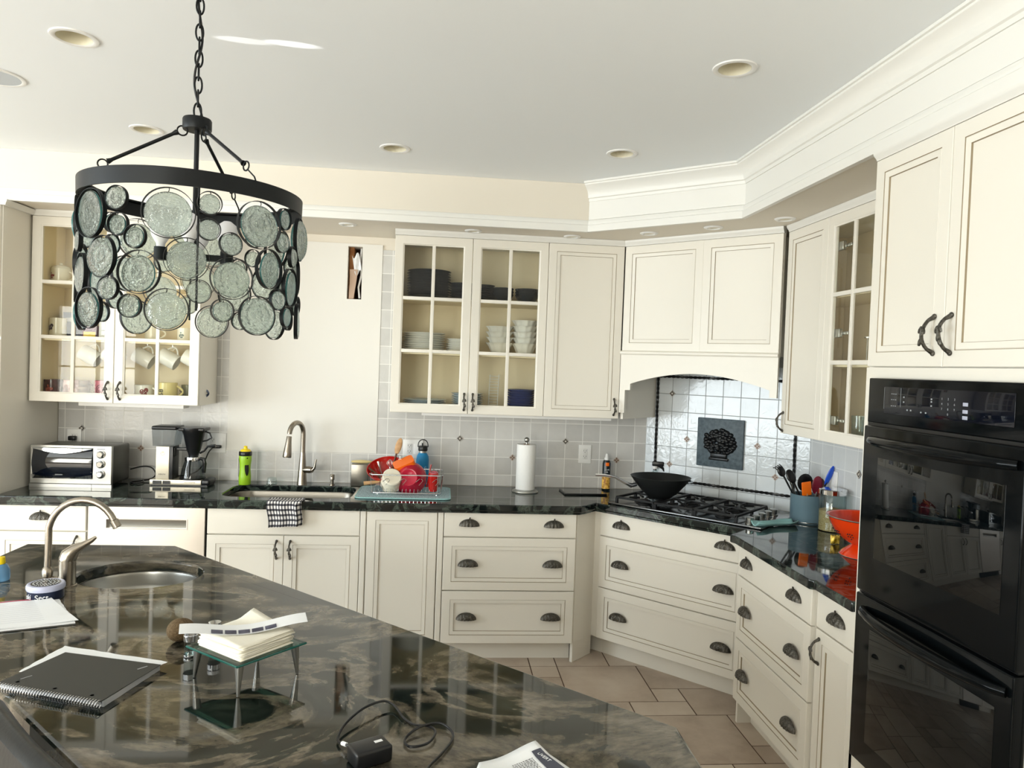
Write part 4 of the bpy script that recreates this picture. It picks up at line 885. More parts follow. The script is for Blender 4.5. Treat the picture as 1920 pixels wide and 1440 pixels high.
# ------------------------------------------------------------------ toaster oven
def text_on(*a,**k): return text(*a,**k)
t=thing('toaster_oven','stainless toaster oven with a tinted glass door and three dials','toaster oven',(-2.075,-.345,ZT),R(0))
b=MB(); b.box(-.222,.20,.0,.25,.012,.232,.012); b.build('housing',mat('dark steel housing',(86,86,80),.32,.9),t)
b=MB(); slabXZ(b,[(-.232,.018),(.212,.018),(.212,.238),(-.232,.238)],-.018,.002,[[(-.218,.050),(.105,.050),(.105,.222),(-.218,.222)]]); b.build('front_frame',STEEL,t,bevel=.004)
b=MB(); b.grid(lambda u,v:(-.217+.322*u,-.010-.018*math.sin(PI*v),.052+.168*v),8,12); b.build('glass_door',mat('tinted door glass',(12,18,30),.03,spec=.9,coat=.5),t)
b=MB(); n=16; top=[(-.217+.322*i/n,.222) for i in range(n+1)]; bot=[(-.217+.322*i/n,.222-.026*math.sin(PI*i/n)**1.2) for i in range(n+1)]
vs=[(x,-.031,z) for x,z in top]+[(x,-.033,z-.002) for x,z in bot]+[(x,-.012,z) for x,z in top]+[(x,-.018,z-.002) for x,z in bot]; k=n+1; b.add(vs,[(i,i+1,k+i+1,k+i) for i in range(n)]+[(2*k+i,3*k+i,3*k+i+1,2*k+i+1) for i in range(n)]+[(k+i,k+i+1,3*k+i+1,3*k+i) for i in range(n)]+[(i,2*k+i,2*k+i+1,i+1) for i in range(n)]); b.build('door_handle',CHROME,t)
b=MB(); vs=[(-.217+.322*i/n,-.024,.050) for i in range(n+1)]+[(-.217+.322*i/n,-.030,.074-.020*math.sin(PI*i/n)) for i in range(n+1)]; b.add(vs,[(i,i+1,k+i+1,k+i) for i in range(n)]); b.build('lower_trim',CHROME,t)
b=MB(); b.box(-.232,.104,-.020,.0,.0,.018); b.box(.106,.212,-.02,0,0,.018); b.build('crumb_tray',STEEL,t)
for z in (.192,.136,.078):
    k_=MB(); k_.M=Matrix.Translation((.152,-.018,z))@Matrix.Rotation(R(90),4,'X'); k_.lathe([(.024,0),(.024,.006),(.019,.008),(.017,.020),(.014,.023)],24); k_.build('dial',CHROME,t)
MB().box(.13,.172,-.0205,-.018,.219,.223).box(-.09,-.05,-.030,-.027,.070,.076).build('name_plate',mat('name plate',(120,124,128),.4),t)
b=MB()
for i in range(3): b.tube([(.03,-.02,.012*0),( .03,-.02,0)],.004,4) if False else None
MB().tube(smooth([(x+2.075,y+.345,z-ZT) for x,y,z in [(-1.868,-.10,.985),(-1.82,-.05,.995),(-1.765,-.05,.990),(-1.735,-.06,.955),(-1.745,-.09,.93),(-1.79,-.13,.921),(-1.83,-.18,.921),(-1.80,-.22,.921),(-1.76,-.19,.921),(-1.78,-.13,.922),(-1.80,-.08,.922)]]),.0042,8).build('power_cord',BLACKP,t)
MB().box(-.187,-.143,.300,.3278,.229,.256,.006).build('power_plug',BLACKP,t)

# ------------------------------------------------------------------ coffee maker
t=thing('coffee_maker','silver and black drip coffee maker with glass carafe','coffee maker',(-1.535,-.25,ZT),0)
SILV=mat('satin silver',(206,198,180),.35,.6)
MB().box(-.163,.13,-.0,.13,.006,.036,.002).build('base_plate',SILV,t); MB().box(-.155,.165,.002,.14,0,.0065).box(.131,.178,.0,.12,.004,.040,.01).build('base_foot',BLACKP,t)
MB().box(-.145,-.095,-.003,.0,.010,.030).box(-.088,-.045,-.003,0,.010,.030).build('switch',BLACKP,t)
MB().box(-.135,-.058,.01,.115,.036,.232,.003).build('tower',SILV,t); MB().box(-.058,-.038,.012,.113,.036,.232,.002).build('tower_spine',BLACKP,t)
b=MB(); b.add([(-.150,.0,.235),(-.03,.0,.235),(-.03,.12,.235),(-.150,.12,.235),(-.155,-.006,.335),(-.018,-.006,.335),(-.018,.126,.335),(-.155,.126,.335)],[(0,1,5,4),(1,2,6,5),(2,3,7,6),(3,0,4,7),(0,3,2,1)],False); b.build('water_tank',glass_mat('clear tank plastic',(200,206,210),fres=1.7),t)
MB().box(-.158,-.014,-.009,.129,.330,.352,.008).build('tank_lid',BLACKP,t)
MB().box(-.058,.045,.04,.075,.205,.222,.003).box(-.062,-.03,.03,.09,.17,.225,.006).build('outlet_arm',BLACKP,t)
b=MB(); b.lathe([(.001,.165),(.026,.166),(.032,.19),(.040,.21),(.062,.310),(.074,.330),(.074,.345),(.0,.347)],28,.064,.06); b.box(-.01,.14,.0,.12,.325,.345,.006); b.build('filter_basket',BLACKP,t); b=MB(); b.tube([(.12,.06,.325),(.155,.06,.312),(.166,.06,.285),(.14,.06,.268),(.115,.06,.262)],.005,8); b.tube([(.10,.06,.19),(.125,.06,.205),(.145,.06,.232),(.19,.06,.236)],[.006,.006,.007,.011],8); b.build('basket_handle',BLACKP,t)
c=MB().lathe([(.062,.040),(.070,.046),(.068,.06),(.060,.10),(.046,.145),(.044,.165)],28,.062,.06,cap0=True,cap1=False).build('carafe',glass_mat('smoky carafe glass',(196,202,206),fres=1.7),t); b=MB(); b.lathe([(.0465,.145),(.048,.160),(.046,.168),(.02,.172)],28,.062,.06,cap0=False); b.build('carafe_collar',CHROME,t)
b=MB(); b.tube([(.105,.05,.158),(.128,.045,.156),(.134,.045,.13),(.132,.045,.075)],[.010,.012,.012,.009],8); b.box(.058,.068,.0,.008,.05,.15) if False else b.tube([(.062,-.002,.155),(.062,-.006,.05)],.006,8); b.build('carafe_handle',BLACKP,t)
MB().lathe([(.074,.036),(.074,.043),(.05,.044)],28,.062,.06).build('hot_plate',BLACKP,t)
text('MOCCAMASTER',.0085,'lettering',INK,t,(.065,-.0006,.021),(R(90),0,0)); text('KBG741',.012,'lettering',mat('grey lettering',(96,92,84),.5),t,(-.096,.0094,.066),(R(90),0,0))
b=MB(); b.M=Matrix.Translation((-.096,.0094,.190))@Matrix.Rotation(R(90),4,'X')
b.lathe([(.010,0),(.011,.0004),(.012,0)],20,cap0=False,cap1=False); b.lathe([(.003,0),(.004,.0004),(.005,0)],12,0,.004,cap0=False,cap1=False); b.build('crest',mat('crest grey',(150,144,130),.5),t)
MB().tube(smooth([(x+1.535,y+.25,z-ZT) for x,y,z in [(-1.58,-.13,.955),(-1.54,-.10,.955),(-1.49,-.07,.975),(-1.455,-.055,1.02),(-1.43,-.045,1.09),(-1.405,-.04,1.122),(-1.385,-.038,1.128)]]),.004,8).build('cord',BLACKP,t); MB().box(.125,.175,.205,.2332,.203,.222,.005).build('plug',BLACKP,t)

# ------------------------------------------------------------------ things round the sink
t=thing('sports_bottle','lime green squeeze bottle with a black grip left of the sink','bottle',(-1.182,-.14,ZT))
b=MB(); b.lathe([(.001,0),(.033,.0),(.035,.004),(.036,.05),(.032,.09),(.033,.12),(.037,.15),(.037,.178),(.034,.185)],28,cap1=True); b.build('bottle_body',GREENP,t)
b=MB(); b.lathe([(.037,.176),(.0385,.180),(.0385,.198),(.035,.203)],28); b.build('collar',BLACKP,t); b=MB(); b.lathe([(.034,.200),(.026,.214),(.012,.218),(.010,.228),(.012,.234),(.001,.237)],24); b.build('cap',YELLOW,t)
b=MB(); b.grid(lambda u,v:((.0375+.001)*math.sin(.55+.75*(u-.5)*math.sin(PI*v)**.6)*(.93+.07*math.cos(2*PI*(v-.1))),-(.0385)*math.cos(.55+.75*(u-.5)*math.sin(PI*v)**.6)*(.93+.07*math.cos(2*PI*(v-.1))),.055+.115*v),6,14); b.grid(lambda u,v:(.0385*math.sin(-1.1+.3*(u-.5)),-.0385*math.cos(-1.1+.3*(u-.5)),.05+.11*v),3,8); b.build('grip',BLACKP,t)
tag(MB().lathe([(.001,.001),(.030,.001),(.032,.0),(.030,.022),(.026,.038),(.012,.042),(.001,.043)],24,-1.03,-.10,ZT,cap0=False).build('plastic_tub',TUMB),'small clear plastic tub on the worktop behind the sink','tub')
t=thing('brush_caddy','square stainless caddy holding a wooden brush behind the sink corner','caddy',(-.495,-.10,ZT)); MB().box(-.052,.052,-.035,.035,0,.138,.004).build('box_body',SINKS,t)
tag(MB().grid(lambda u,v:((-.055+.125*u)+.0,-.02*math.cos(2*PI*v)*math.sin(PI*min(max(u,.03),.97))**.35,.011*math.sin(2*PI*v)*math.sin(PI*min(max(u,.03),.97))**.35),12,10).build('scrub_brush',mat('pale wood brush',(214,196,140),.6),loc=(-.495,-.10,ZT+.150)),'pale wooden brush lying across the steel caddy','brush')
# drying mat
b=MB(); b.slab(rrect(-.204,-.345,.268,.195,.035),ZT+.0005,ZT+.0075); dm=tag(b.build('drying_mat',MATP,bevel=.002),'pale teal patterned drying mat under the dish rack','mat')
b=MB(); pts=[(x,y,ZT+.005) for x,y in rrect(-.204,-.345,.27,.197,.036)]; b.tube(pts,.004,6,closed=True); b.build('bound_edge',TEAL,dm)
# dish rack
rk=thing('dish_rack','wire dish drying rack full of red and pink bowls','rack',(-.185,-.335,ZT+.009))
b=MB(); X0,X1,Y0,Y1=-.205,.195,-.12,.12; zt=.118
def rr_(x0,x1,y0,y1,z,r=.03): return [(x+ (x0+x1)/2*0,y,z) for x,y in rrect((x0+x1)/2,(y0+y1)/2,(x1-x0)/2,(y1-y0)/2,r,5)]
b.tube(rr_(X0-.012,X1+.012,Y0-.01,Y1+.01,zt),.0032,7,closed=True); b.tube(rr_(X0,X1,Y0,Y1,.012),.0028,7,closed=True)
for i in range(17): x=X0+.02+(X1-X0-.04)*i/16; b.tube([(x,Y0,.036),(x,Y0,.012),(x,Y1,.012),(x,Y1,.036)],.0016,5)
for x in (X0+.0,X1-.0):
    for y in (Y0+.03,0,Y1-.03): s=1 if x>0 else -1; b.tube([(x,y,.012),(x+s*.012,y,zt)],.0018,5)
for x in (X0+.05,X1-.02):
    for s,y in ((-1,Y0),(1,Y1)): b.tube([(x,y,.012),(x,y+s*.010,zt)],.0018,5)
for i in range(4):
    x=X0+.085+.095*i
    b.tube([(x-.02,Y0-.006,.078),(x,Y0-.008,.096),(x+.012,Y0-.008,.096),(x+.02,Y0-.008,.088),(x-.002,Y0-.006,.060)],.0018,5)
for x in (X0+.03,X1-.03):
    for y in (Y0+.01,Y1-.01): b.tube([(x-.008,y,.012),(x-.006,y,.001),(x+.006,y,.001),(x+.008,y,.012)],.0028,6)
b.build('wire_basket',CHROME,rk)
RX,RY,RZ=rk.location
def place_at(o,x,y,z,rot=(0,0,0)): o.location=(RX+x,RY+y,RZ+z); o.rotation_euler=rot; return o
bmR=bowl_mesh('mixing_bowl',.115,.085,REDM); place_at(tag(place('mixing_bowl',bmR),'large red bowl leaning at the left in the dish rack','bowl'),-.125,.055,.066,(R(28),R(-8),0))
bmP=bowl_mesh('melamine_bowl',.098,.085,PINKB); o=place_at(tag(place('melamine_bowl',bmP),'raspberry pink bowl lying with its foot toward the front of the rack','bowl'),.006,-.085,.100,(R(-104),R(-16),0))
t=thing('orange_dish','orange dish resting on top of the pink bowl','dish'); b=MB(); b.slab([(x,y) for x,y in rrect(0,0,.062,.048,.02)],0,.034); b.build('dish_body',ORANGE,t,bevel=.006); place_at(t,-.022,.01,.150,(R(18),R(-24),R(10)))
t=thing('cream_pot','cream enamel saucepan tipped on its side in the rack','saucepan'); b=MB(); b.lathe([(.001,.0),(.050,.0),(.056,.006),(.060,.085),(.0625,.088),(.058,.088),(.054,.008),(.001,.005)],32,cap0=False,cap1=False); b.build('pan_body',CREAMC,t); b=MB(); b.tube([(-.058,0,.06),(-.10,0,.068),(-.155,0,.078)],[.007,.010,.012],10); b.build('pan_handle',BEECH,t); place_at(t,-.088,-.098,.105,(R(-128),0,R(14)))
t=thing('red_tumbler','red enamel travel tumbler upside down at the right end of the rack','tumbler'); b=MB(); b.lathe([(.001,.002),(.024,.002),(.026,.0),(.030,.03),(.031,.09),(.028,.108),(.024,.112),(.012,.110),(.001,.110)],28,cap0=False); b.build('cup_body',REDM,t); b=MB(); b.lathe([(.010,.1105),(.012,.1125),(.014,.1105)],20,cap0=False,cap1=False); b.lathe([(.020,.112),(.022,.1135),(.024,.112)],24,cap0=False,cap1=False); b.build('base_rings',PINKM,t); place_at(t,.150,-.062,.022,(R(12),0,0))
t=thing('metal_cup','small aluminium measuring cup on the mat side of the rack','cup'); b=MB(); b.lathe([(.001,.002),(.022,.0),(.028,.055),(.026,.055),(.021,.004),(.001,.003)],24,cap0=False,cap1=False); b.build('cup_body',mat('aluminium',(190,192,194),.35,1),t); place_at(t,-.168,-.085,.032,(R(-60),R(30),0))
t=thing('clear_cup','clear plastic cup upside down at the back of the rack','cup'); b=MB(); b.lathe([(.034,0),(.030,.072),(.001,.074)],24,cap0=False); b.build('cup_body',TUMB,t); place_at(t,-.045,.06,.135)
t=thing('blue_bottle','blue insulated bottle with a black loop lid behind the rack','bottle',(-.110,-.085,ZT)); t.scale=(1.08,1.08,1.05); b=MB(); b.lathe([(.001,.0),(.034,.0),(.037,.004),(.037,.165),(.034,.185),(.025,.200),(.0235,.204)],32); b.build('bottle_body',BLUEB,t)
MB().lathe([(.0225,.203),(.0225,.216),(.02,.218)],28).build('neck',STEEL,t); b=MB(); b.lathe([(.0265,.216),(.0275,.220),(.0275,.240),(.024,.246),(.001,.248)],28); b.build('lid',BLACKP,t); b=MB(); b.tube([(.029*math.cos(PI*i/14),0,.238+.045*math.sin(PI*i/14)**.7) for i in range(15)],.0028,8,caps=True); b.tube([(-.004,0,.246),(-.004,0,.262)],.004,8); b.build('loop_handle',BLACKP,t)
b=MB(); q=.55
b.tube([(.0372*math.sin(q+.14*math.cos(w)),-.0372*math.cos(q+.14*math.cos(w)),.118+.007*math.sin(w)) for w in [2*PI*i/14 for i in range(14)]],.0009,5,closed=True); b.tube([(.0374*math.sin(q+.05),-.0374*math.cos(q+.05),.111),(.0374*math.sin(q-.12),-.0374*math.cos(q-.12),.086)],.0009,5); b.tube([(.0374*math.sin(q-.0),-.0374*math.cos(q-.0),.104),(.0374*math.sin(q+.12),-.0374*math.cos(q+.12),.088)],.0009,5); b.build('figure_logo',PAPER,t)
def utensil(name,label,cat,p0,p1,r,m,head=None,hm=None):
    t=thing(name,label,cat,p0); p=Vector(p1)-Vector(p0); MB().tube([(0,0,0),p],r,8).build('shaft',m,t)
    if head:
        b=MB(); z=p.normalized(); x=(Vector((1,0,0))-z*z.x).normalized(); y=z.cross(x); Mx=Matrix(((x.x,y.x,z.x,p.x),(x.y,y.y,z.y,p.y),(x.z,y.z,z.z,p.z),(0,0,0,1))); b.M=Mx; head(b); b.build('head',hm or m,t)
    return t
utensil('wooden_spatula','wooden rice paddle standing upright at the back of the rack','spatula',(RX-.125,RY+.085,RZ+.03),(RX-.080,RY+.10,RZ+.215),.0055,BROWNW,lambda b:b.ball((0,0,.045),.020,.005,.052,14,10,lambda a,t:1),BEECH)
utensil('kitchen_tongs','steel tongs poking out of the rack above the red bowl','tongs',(RX-.15,RY+.075,RZ+.05),(RX-.185,RY+.085,RZ+.155),.0035,STEEL,lambda b:b.box(-.006,.006,-.002,.002,-.02,.012,.001))
utensil('whisk','small steel whisk standing in the rack beside the paddle','whisk',(RX-.11,RY+.07,RZ+.05),(RX-.115,RY+.08,RZ+.135),.004,STEEL,lambda b:[b.tube([(.018*math.sin(PI*i/10)*math.cos(k),.018*math.sin(PI*i/10)*math.sin(k),.045*i/10) for i in range(11)],.0012,5) for k in (0,.8,1.6,2.4,3.2,4,4.8,5.6)])
utensil('red_straw','red straw standing at the right of the rack by the blue bottle','straw',(RX+.11,RY-.0,RZ+.03),(RX+.133,RY+.01,RZ+.165),.0042,REDM)
utensil('ladle_handle','brown wooden spoon handle sticking out left of the rack','spoon',(RX-.13,RY-.02,RZ+.06),(RX-.235,RY+.0,RZ+.138),.007,BROWNW)
# gingham towel over the front edge
b=MB(); uvs=[]
def tw_(u,v):
    s=v*.245; x=-.930+.190*u+.004*math.sin(9*v)+ .016*v*(1-u)
    wav=.004*math.sin(14*u+3*v)*min(1,v*2)+(.014*math.sin(26*(u-.8)) if u>.8 else 0)
    if s<.09: y=-.575-s; z=ZT+.004+.002*math.sin(8*u)
    elif s<.115: a=(s-.09)/.025*PI/2; y=-.665-.014*math.sin(a); z=ZT+.004-.014*(1-math.cos(a))
    else: y=-.679-.0-wav; z=ZT-.010-(s-.115)*(.92+.0*u)-.012*(1-u)*((s-.115)/.13)
    return (x,y-.004*(v>.4)*0,z)
nu,nv=48,36; b.grid(tw_,nu,nv); o=b.build('dish_towel',GING)
ul=o.data.uv_layers.new(name='UVMap')
for lp in o.data.loops:
    k=lp.vertex_index; ul.data[lp.index].uv=((k//(nv+1))/nu,(k%(nv+1))/nv)
sd=o.modifiers.new('thick','SOLIDIFY'); sd.thickness=.003; tag(o,'black and white checked dish towel draped over the sink edge','towel')
# paper towel
t=thing('paper_towel_holder','stainless paper towel stand on the back worktop','paper towel holder',(.534,-.20,ZT)); b=MB(); b.lathe([(.080,0),(.082,.003),(.080,.009),(.070,.014),(.060,.016),(.006,.017),(.006,.315)],36); b.ball((0,0,.325),.017); b.build('stand',STEEL,t)
t=thing('paper_towel_roll','white quilted paper towel roll on the steel stand','paper towel',(.534,-.20,ZT+.0175)); b=MB(); b.lathe([(.012,0),(.059,0),(.060,.002),(.060,.278),(.059,.280),(.020,.280),(.020,.27)],40,cap0=False,cap1=False); b.build('roll',TOWELP,t); b=MB(); b.lathe([(.0175,.002),(.0195,.002),(.0195,.2805),(.0175,.2805)],24,cap0=False,cap1=False); b.build('cardboard_core',BEECH,t)
t=thing('tablet','dark flat tablet lying on the worktop right of the towel roll','tablet',(.90,-.20,ZT),R(3)); MB().box(-.135,.135,-.09,.09,.0005,.010,.003).build('tablet_body',BLACKP,t); MB().box(-.125,.125,-.08,.08,.010,.0106).build('screen',mat('tablet screen',(14,18,20),.05,coat=.4),t)
# oil can
t=thing('oil_spray_can','black oil spray can with a green and orange label','spray can',(1.075,-.075,ZT)); b=MB(); b.lathe([(.001,0),(.0255,0),(.0265,.003),(.0265,.175),(.022,.192),(.014,.197)],28); b.build('can_body',NAVY,t)
b=MB(); b.lathe([(.0268,.012),(.0268,.098)],28,cap0=False,cap1=False); b.build('fruit_label',LABELC,t); b=MB(); b.grid(lambda u,v:(.0262*math.sin(.9*(u-.5)),-.0266*math.cos(.9*(u-.5)),.160+.022*v),5,2); b.build('orange_patch',ORANGE,t)
b=MB(); b.lathe([(.015,.196),(.015,.210),(.011,.214),(.007,.236),(.001,.238)],20); b.build('spray_cap',WHITEP,t); text('OLIVE',.011,'lettering',PAPER,t,(-.002,-.0267,.135),(R(90),0,0)); text('OIL',.011,'lettering',PAPER,t,(-.002,-.0267,.120),(R(90),0,0))

# ------------------------------------------------------------------ cooktop (diagonal frame)
u_=Vector((.7071,-.7071,0)); n_=Vector((.7071,.7071,0))
ct=thing('gas_cooktop','stainless five burner gas cooktop with black iron grates','cooktop',(.972,-.558,ZT),R(-45))
# local x along the front, local y toward the wall
CW,CD=.905,.515
b=MB(); b.box(0,CW,.02,CD,.0005,.008,.003); b.box(0,CW,.012,.028,.0005,.013,.004); b.build('steel_tray',mat('cooktop steel',(120,122,124),.22,1),ct)
def grate(x0,x1,y0,y1):
    b=MB(); z=.046; t=.0075
    for y in (y0,y1): b.box(x0,x1,y-t,y+t,z-.012,z,.002)
    for x in (x0,x1): b.box(x-t,x+t,y0,y1,z-.012,z,.002)
    ym=(y0+y1)/2; xm=(x0+x1)/2; b.box(x0,x1,ym-t*.8,ym+t*.8,z-.012,z,.002)
    for yy in ((y0+ym)/2,(y1+ym)/2):
        for a in range(4):
            q=PI/4+a*PI/2; b.tube([(xm+.028*math.cos(q),yy+.028*math.sin(q),z-.006),(xm+.095*math.cos(q)*((x1-x0)/.26),yy+.09*math.sin(q),z-.006)],.0068,6)
        b.box(xm-.006,xm+.006,yy+.03,yy+.1,z-.012,z,.002)
    for x in (x0,x1):
        for y in (y0,ym,y1): b.box(x-.007,x+.007,y-.007,y+.007,.008,z-.01)
    return b.build('grate',CAST,ct)
for x0,x1 in ((.035,.275),(.285,.515),(.525,.755)): grate(x0,x1,.055,CD-.03)
for x,y,r in ((.155,.16,.038),(.155,.375,.032),(.40,.265,.055),(.64,.16,.034),(.64,.375,.042)):
    b=MB(); b.lathe([(r*1.25,.008),(r*1.25,.013),(r,.016),(r,.026),(r*.75,.030),(.001,.030)],28,x,y); b.build('burner',CAST,ct)
for i in range(5):
    b=MB(); b.lathe([(.024,.008),(.024,.013),(.019,.015),(.0205,.040),(.014,.044),(.001,.044)],20,.818+.008*(i%2)*0,.085+.085*i,mod=lambda a,z:1+.03*math.cos(8*a)*(z>.015)); b.build('control_knob',STEEL,ct)
# wok : on left front area
wl=Vector((.972,-.558,ZT))+u_*.235+n_*.20+Vector((0,0,.046))
t=thing('wok','black wok with a long steel handle on the left burners','wok',(wl.x,wl.y,wl.z),0)
b=MB(); b.lathe([(.001,.0),(.055,.0),(.10,.030),(.145,.075),(.172,.108),(.174,.110),(.170,.110),(.14,.078),(.095,.034),(.05,.006),(.001,.005)],48,cap0=False,cap1=False); b.build('pan',mat('black nonstick',(20,23,24),.5),t).scale=(1,1,1.15)
b=MB(); d=Vector((-.96,-.28,0)).normalized(); P=lambda s,z:(d.x*s,d.y*s,z); b.tube([P(.160,.085),P(.195,.078),P(.235,.095),P(.30,.128),P(.37,.140),P(.43,.142)],[.012,.013,.009,.008,.009,.008],10,flat=.6); b.build('long_handle',CHROME,t)
b=MB(); e=Vector((-d.x,-d.y,0)); s=Vector((-e.y,e.x,0)); b.tube([tuple(e*.160+s*.04+Vector((0,0,.09))),tuple(e*.20+s*.03+Vector((0,0,.092))),tuple(e*.215+Vector((0,0,.094))),tuple(e*.20-s*.03+Vector((0,0,.092))),tuple(e*.160-s*.04+Vector((0,0,.09)))],.006,8); b.build('helper_handle',CHROME,t)
# oven lighter/clamp behind
t=thing('sprayer_bottle','small clear sprayer bottle with a black trigger head behind the wok','bottle',(1.395,-.085,ZT)); b=MB(); b.lathe([(.001,0),(.034,0),(.036,.01),(.034,.09),(.018,.13),(.013,.138),(.013,.15)],24); b.build('bottle_body',TUMB,t); MB().lathe([(.015,.148),(.015,.166)],16).build('collar',WHITEP,t)
b=MB(); b.M=Matrix.Rotation(R(-20),4,'Z'); b.box(-.02,.055,-.012,.012,.166,.196,.006); b.tube([(.02,0,.172),(.05,0,.155),(.066,0,.125)],[.010,.010,.007],8); b.build('trigger_head',BLACKP,t)

# ------------------------------------------------------------------ right run items
t=thing('utensil_crock','slate blue straight sided crock full of spatulas','utensil crock',(1.975,-.965,ZT),R(0)); b=MB(); b.lathe([(.001,.0),(.078,.0),(.082,.004),(.085,.012),(.087,.150),(.0875,.152),(.083,.152),(.080,.012),(.001,.008)],44,cap0=False,cap1=False); b.build('crock_body',CROCK,t); b=MB(); b.lathe([(.0825,.006),(.0845,.008),(.0845,.011),(.0825,.013)],40,cap0=False,cap1=False); b.build('base_band',STEEL,t)
cx,cy,cz=1.975,-.965,ZT+.012
def sp(name,label,p0,p1,hm,head,sm=BLACKP,r=.005,cat='spatula'): return utensil(name,label,cat,(cx+p0[0],cy+p0[1],cz+p0[2]),(cx+p1[0],cy+p1[1],cz+p1[2]),r,sm,head,hm)
sp('pasta_fork','black pasta fork with curled tines leaning left in the crock',(.0,.0,0),(-.125,.035,.235),BLACKP,lambda b:[b.ball((0,0,.02),.022,.008,.03,12,8)]+[b.tube([(x,0,.035),(x,.012,.05),(x*1.2,.028,.052)],.003,6) for x in (-.016,-.005,.006,.017)],cat='pasta fork')
sp('serving_spoon','black serving spoon leaning left in the crock',(.02,-.02,0),(-.070,.03,.205),BLACKP,lambda b:b.ball((0,0,.025),.026,.008,.040,14,8),cat='spoon')
sp('steel_whisk_handle','thin steel utensil shafts leaning left in the crock',(.01,.03,0),(-.10,.0,.20),STEEL,None,STEEL,.004,'utensil')
sp('black_turner','large round black turner at the back of the crock',(.0,.03,0),(.0,.03,.165),BLACKP,lambda b:b.ball((0,0,.030),.045,.004,.050,20,10),cat='turner')
sp('orange_spatula','orange silicone spatula at the front of the crock',(.0,-.02,0),(-.028,-.045,.150),ORANGE,lambda b:b.box(-.026,.026,-.005,.005,-.012,.065,.005),BEECH,.006)
sp('burgundy_spatula','burgundy silicone spatula in the middle of the crock',(.02,-.02,0),(.032,-.03,.158),BURG,lambda b:b.ball((0,0,.035),.031,.006,.050,16,8,lambda a,t:1),STEEL)
sp('brown_spoon','dark brown wooden spoon behind the burgundy spatula',(.03,-.0,0),(.052,-.015,.150),BROWNW,lambda b:b.ball((0,0,.035),.027,.008,.045,14,8),BROWNW)
t=sp('blue_spatula','bright blue silicone spatula leaning right in the crock',(.02,.0,0),(.080,-.045,.215),BLUES,lambda b:b.ball((0,0,.035),.016,.006,.058,12,10),BLACKP)
t=thing('oat_jar','glass jar of oats with a steel lid on the right worktop','jar',(2.005,-1.165,ZT)); b=MB(); b.lathe([(.001,.0),(.062,.0),(.066,.005),(.066,.180),(.060,.190),(.058,.190),(.0635,.178),(.0635,.006),(.001,.004)],36,cap0=False,cap1=False); b.build('jar_body',TUMB,t)
b=MB(); b.lathe([(.001,.0045),(.0625,.0045),(.0625,.105),(.03,.115),(.001,.112)],32); b.build('oats',OATS,t); b=MB(); b.lathe([(.064,.186),(.068,.188),(.068,.210),(.064,.214),(.001,.215)],36); b.build('lid',CHROME,t)
t=thing('snack_bag','small yellow and green crumpled bag behind the colander','bag',(1.86,-1.46,ZT)); t.scale=(.45,.45,.5); b=MB(); b.grid(lambda u,v:(-.05+.10*u,.02*math.sin(PI*u)*math.cos(2*PI*v)*1.0+.006*math.sin(9*u+5*v),.045+.040*math.sin(2*PI*v)+.004*math.sin(20*u)),14,14); b.build('bag_body',mat('yellow green foil',(200,170,50),.3,.3,var=50,vscale=30),t)
# colander
t=thing('colander','orange red footed colander beside the oven tower','colander',(1.885,-1.665,ZT)); t.scale=(1.05,1.05,.92)
b=MB(); b.lathe([(.100,.0),(.102,.002),(.090,.020),(.060,.045),(.052,.052),(.085,.070),(.120,.105),(.142,.150),(.150,.180),(.158,.185),(.156,.188),(.148,.185),(.138,.152),(.116,.108),(.082,.074),(.001,.060)],56,cap0=False,cap1=False); b.mat(1)
for k in range(12):
    for (du,dv) in ((0,0),(1,0),(-1,0),(0,1),(0,-1),(.9,.9),(-.9,.9)):
        a=2*PI*k/12+du*.085; z=.105+dv*.013; r=.1205+(z-.105)*.62+.0006; b.ball((r*math.cos(a),r*math.sin(a),z),.0032,.0032,.0032,6,4)
b.build('bowl',[ORANGEE,INK],t)
b=MB(); b.lathe([(.158,.183),(.160,.186),(.157,.189)],56,cap0=False,cap1=False); b.lathe([(.100,.0),(.104,.001),(.102,.003)],48,cap0=False,cap1=False); b.build('rim',STEEL,t)

t=thing('spoon_rest','pale teal silicone spoon rest at the right front of the cooktop','spoon rest',(1.74,-1.09,ZT+.0005),R(20)); b=MB()
def sr(u,v):
    x=-.14+.28*u; w=.050*(1-.45*math.sin(PI*min(1,max(0,(.75-u)/.6))))*(math.sin(PI*min(max(u,.02),.98))**.3); y=(v-.5)*2*w; return (x,y,.006+.020*(2*(v-.5))**2+.016*max(0,.25-u)*2+.012*max(0,u-.8))
b.grid(sr,24,12); o=b.build('tray',TEAL,t); sd=o.modifiers.new('s','SOLIDIFY'); sd.thickness=.004; sd.offset=1

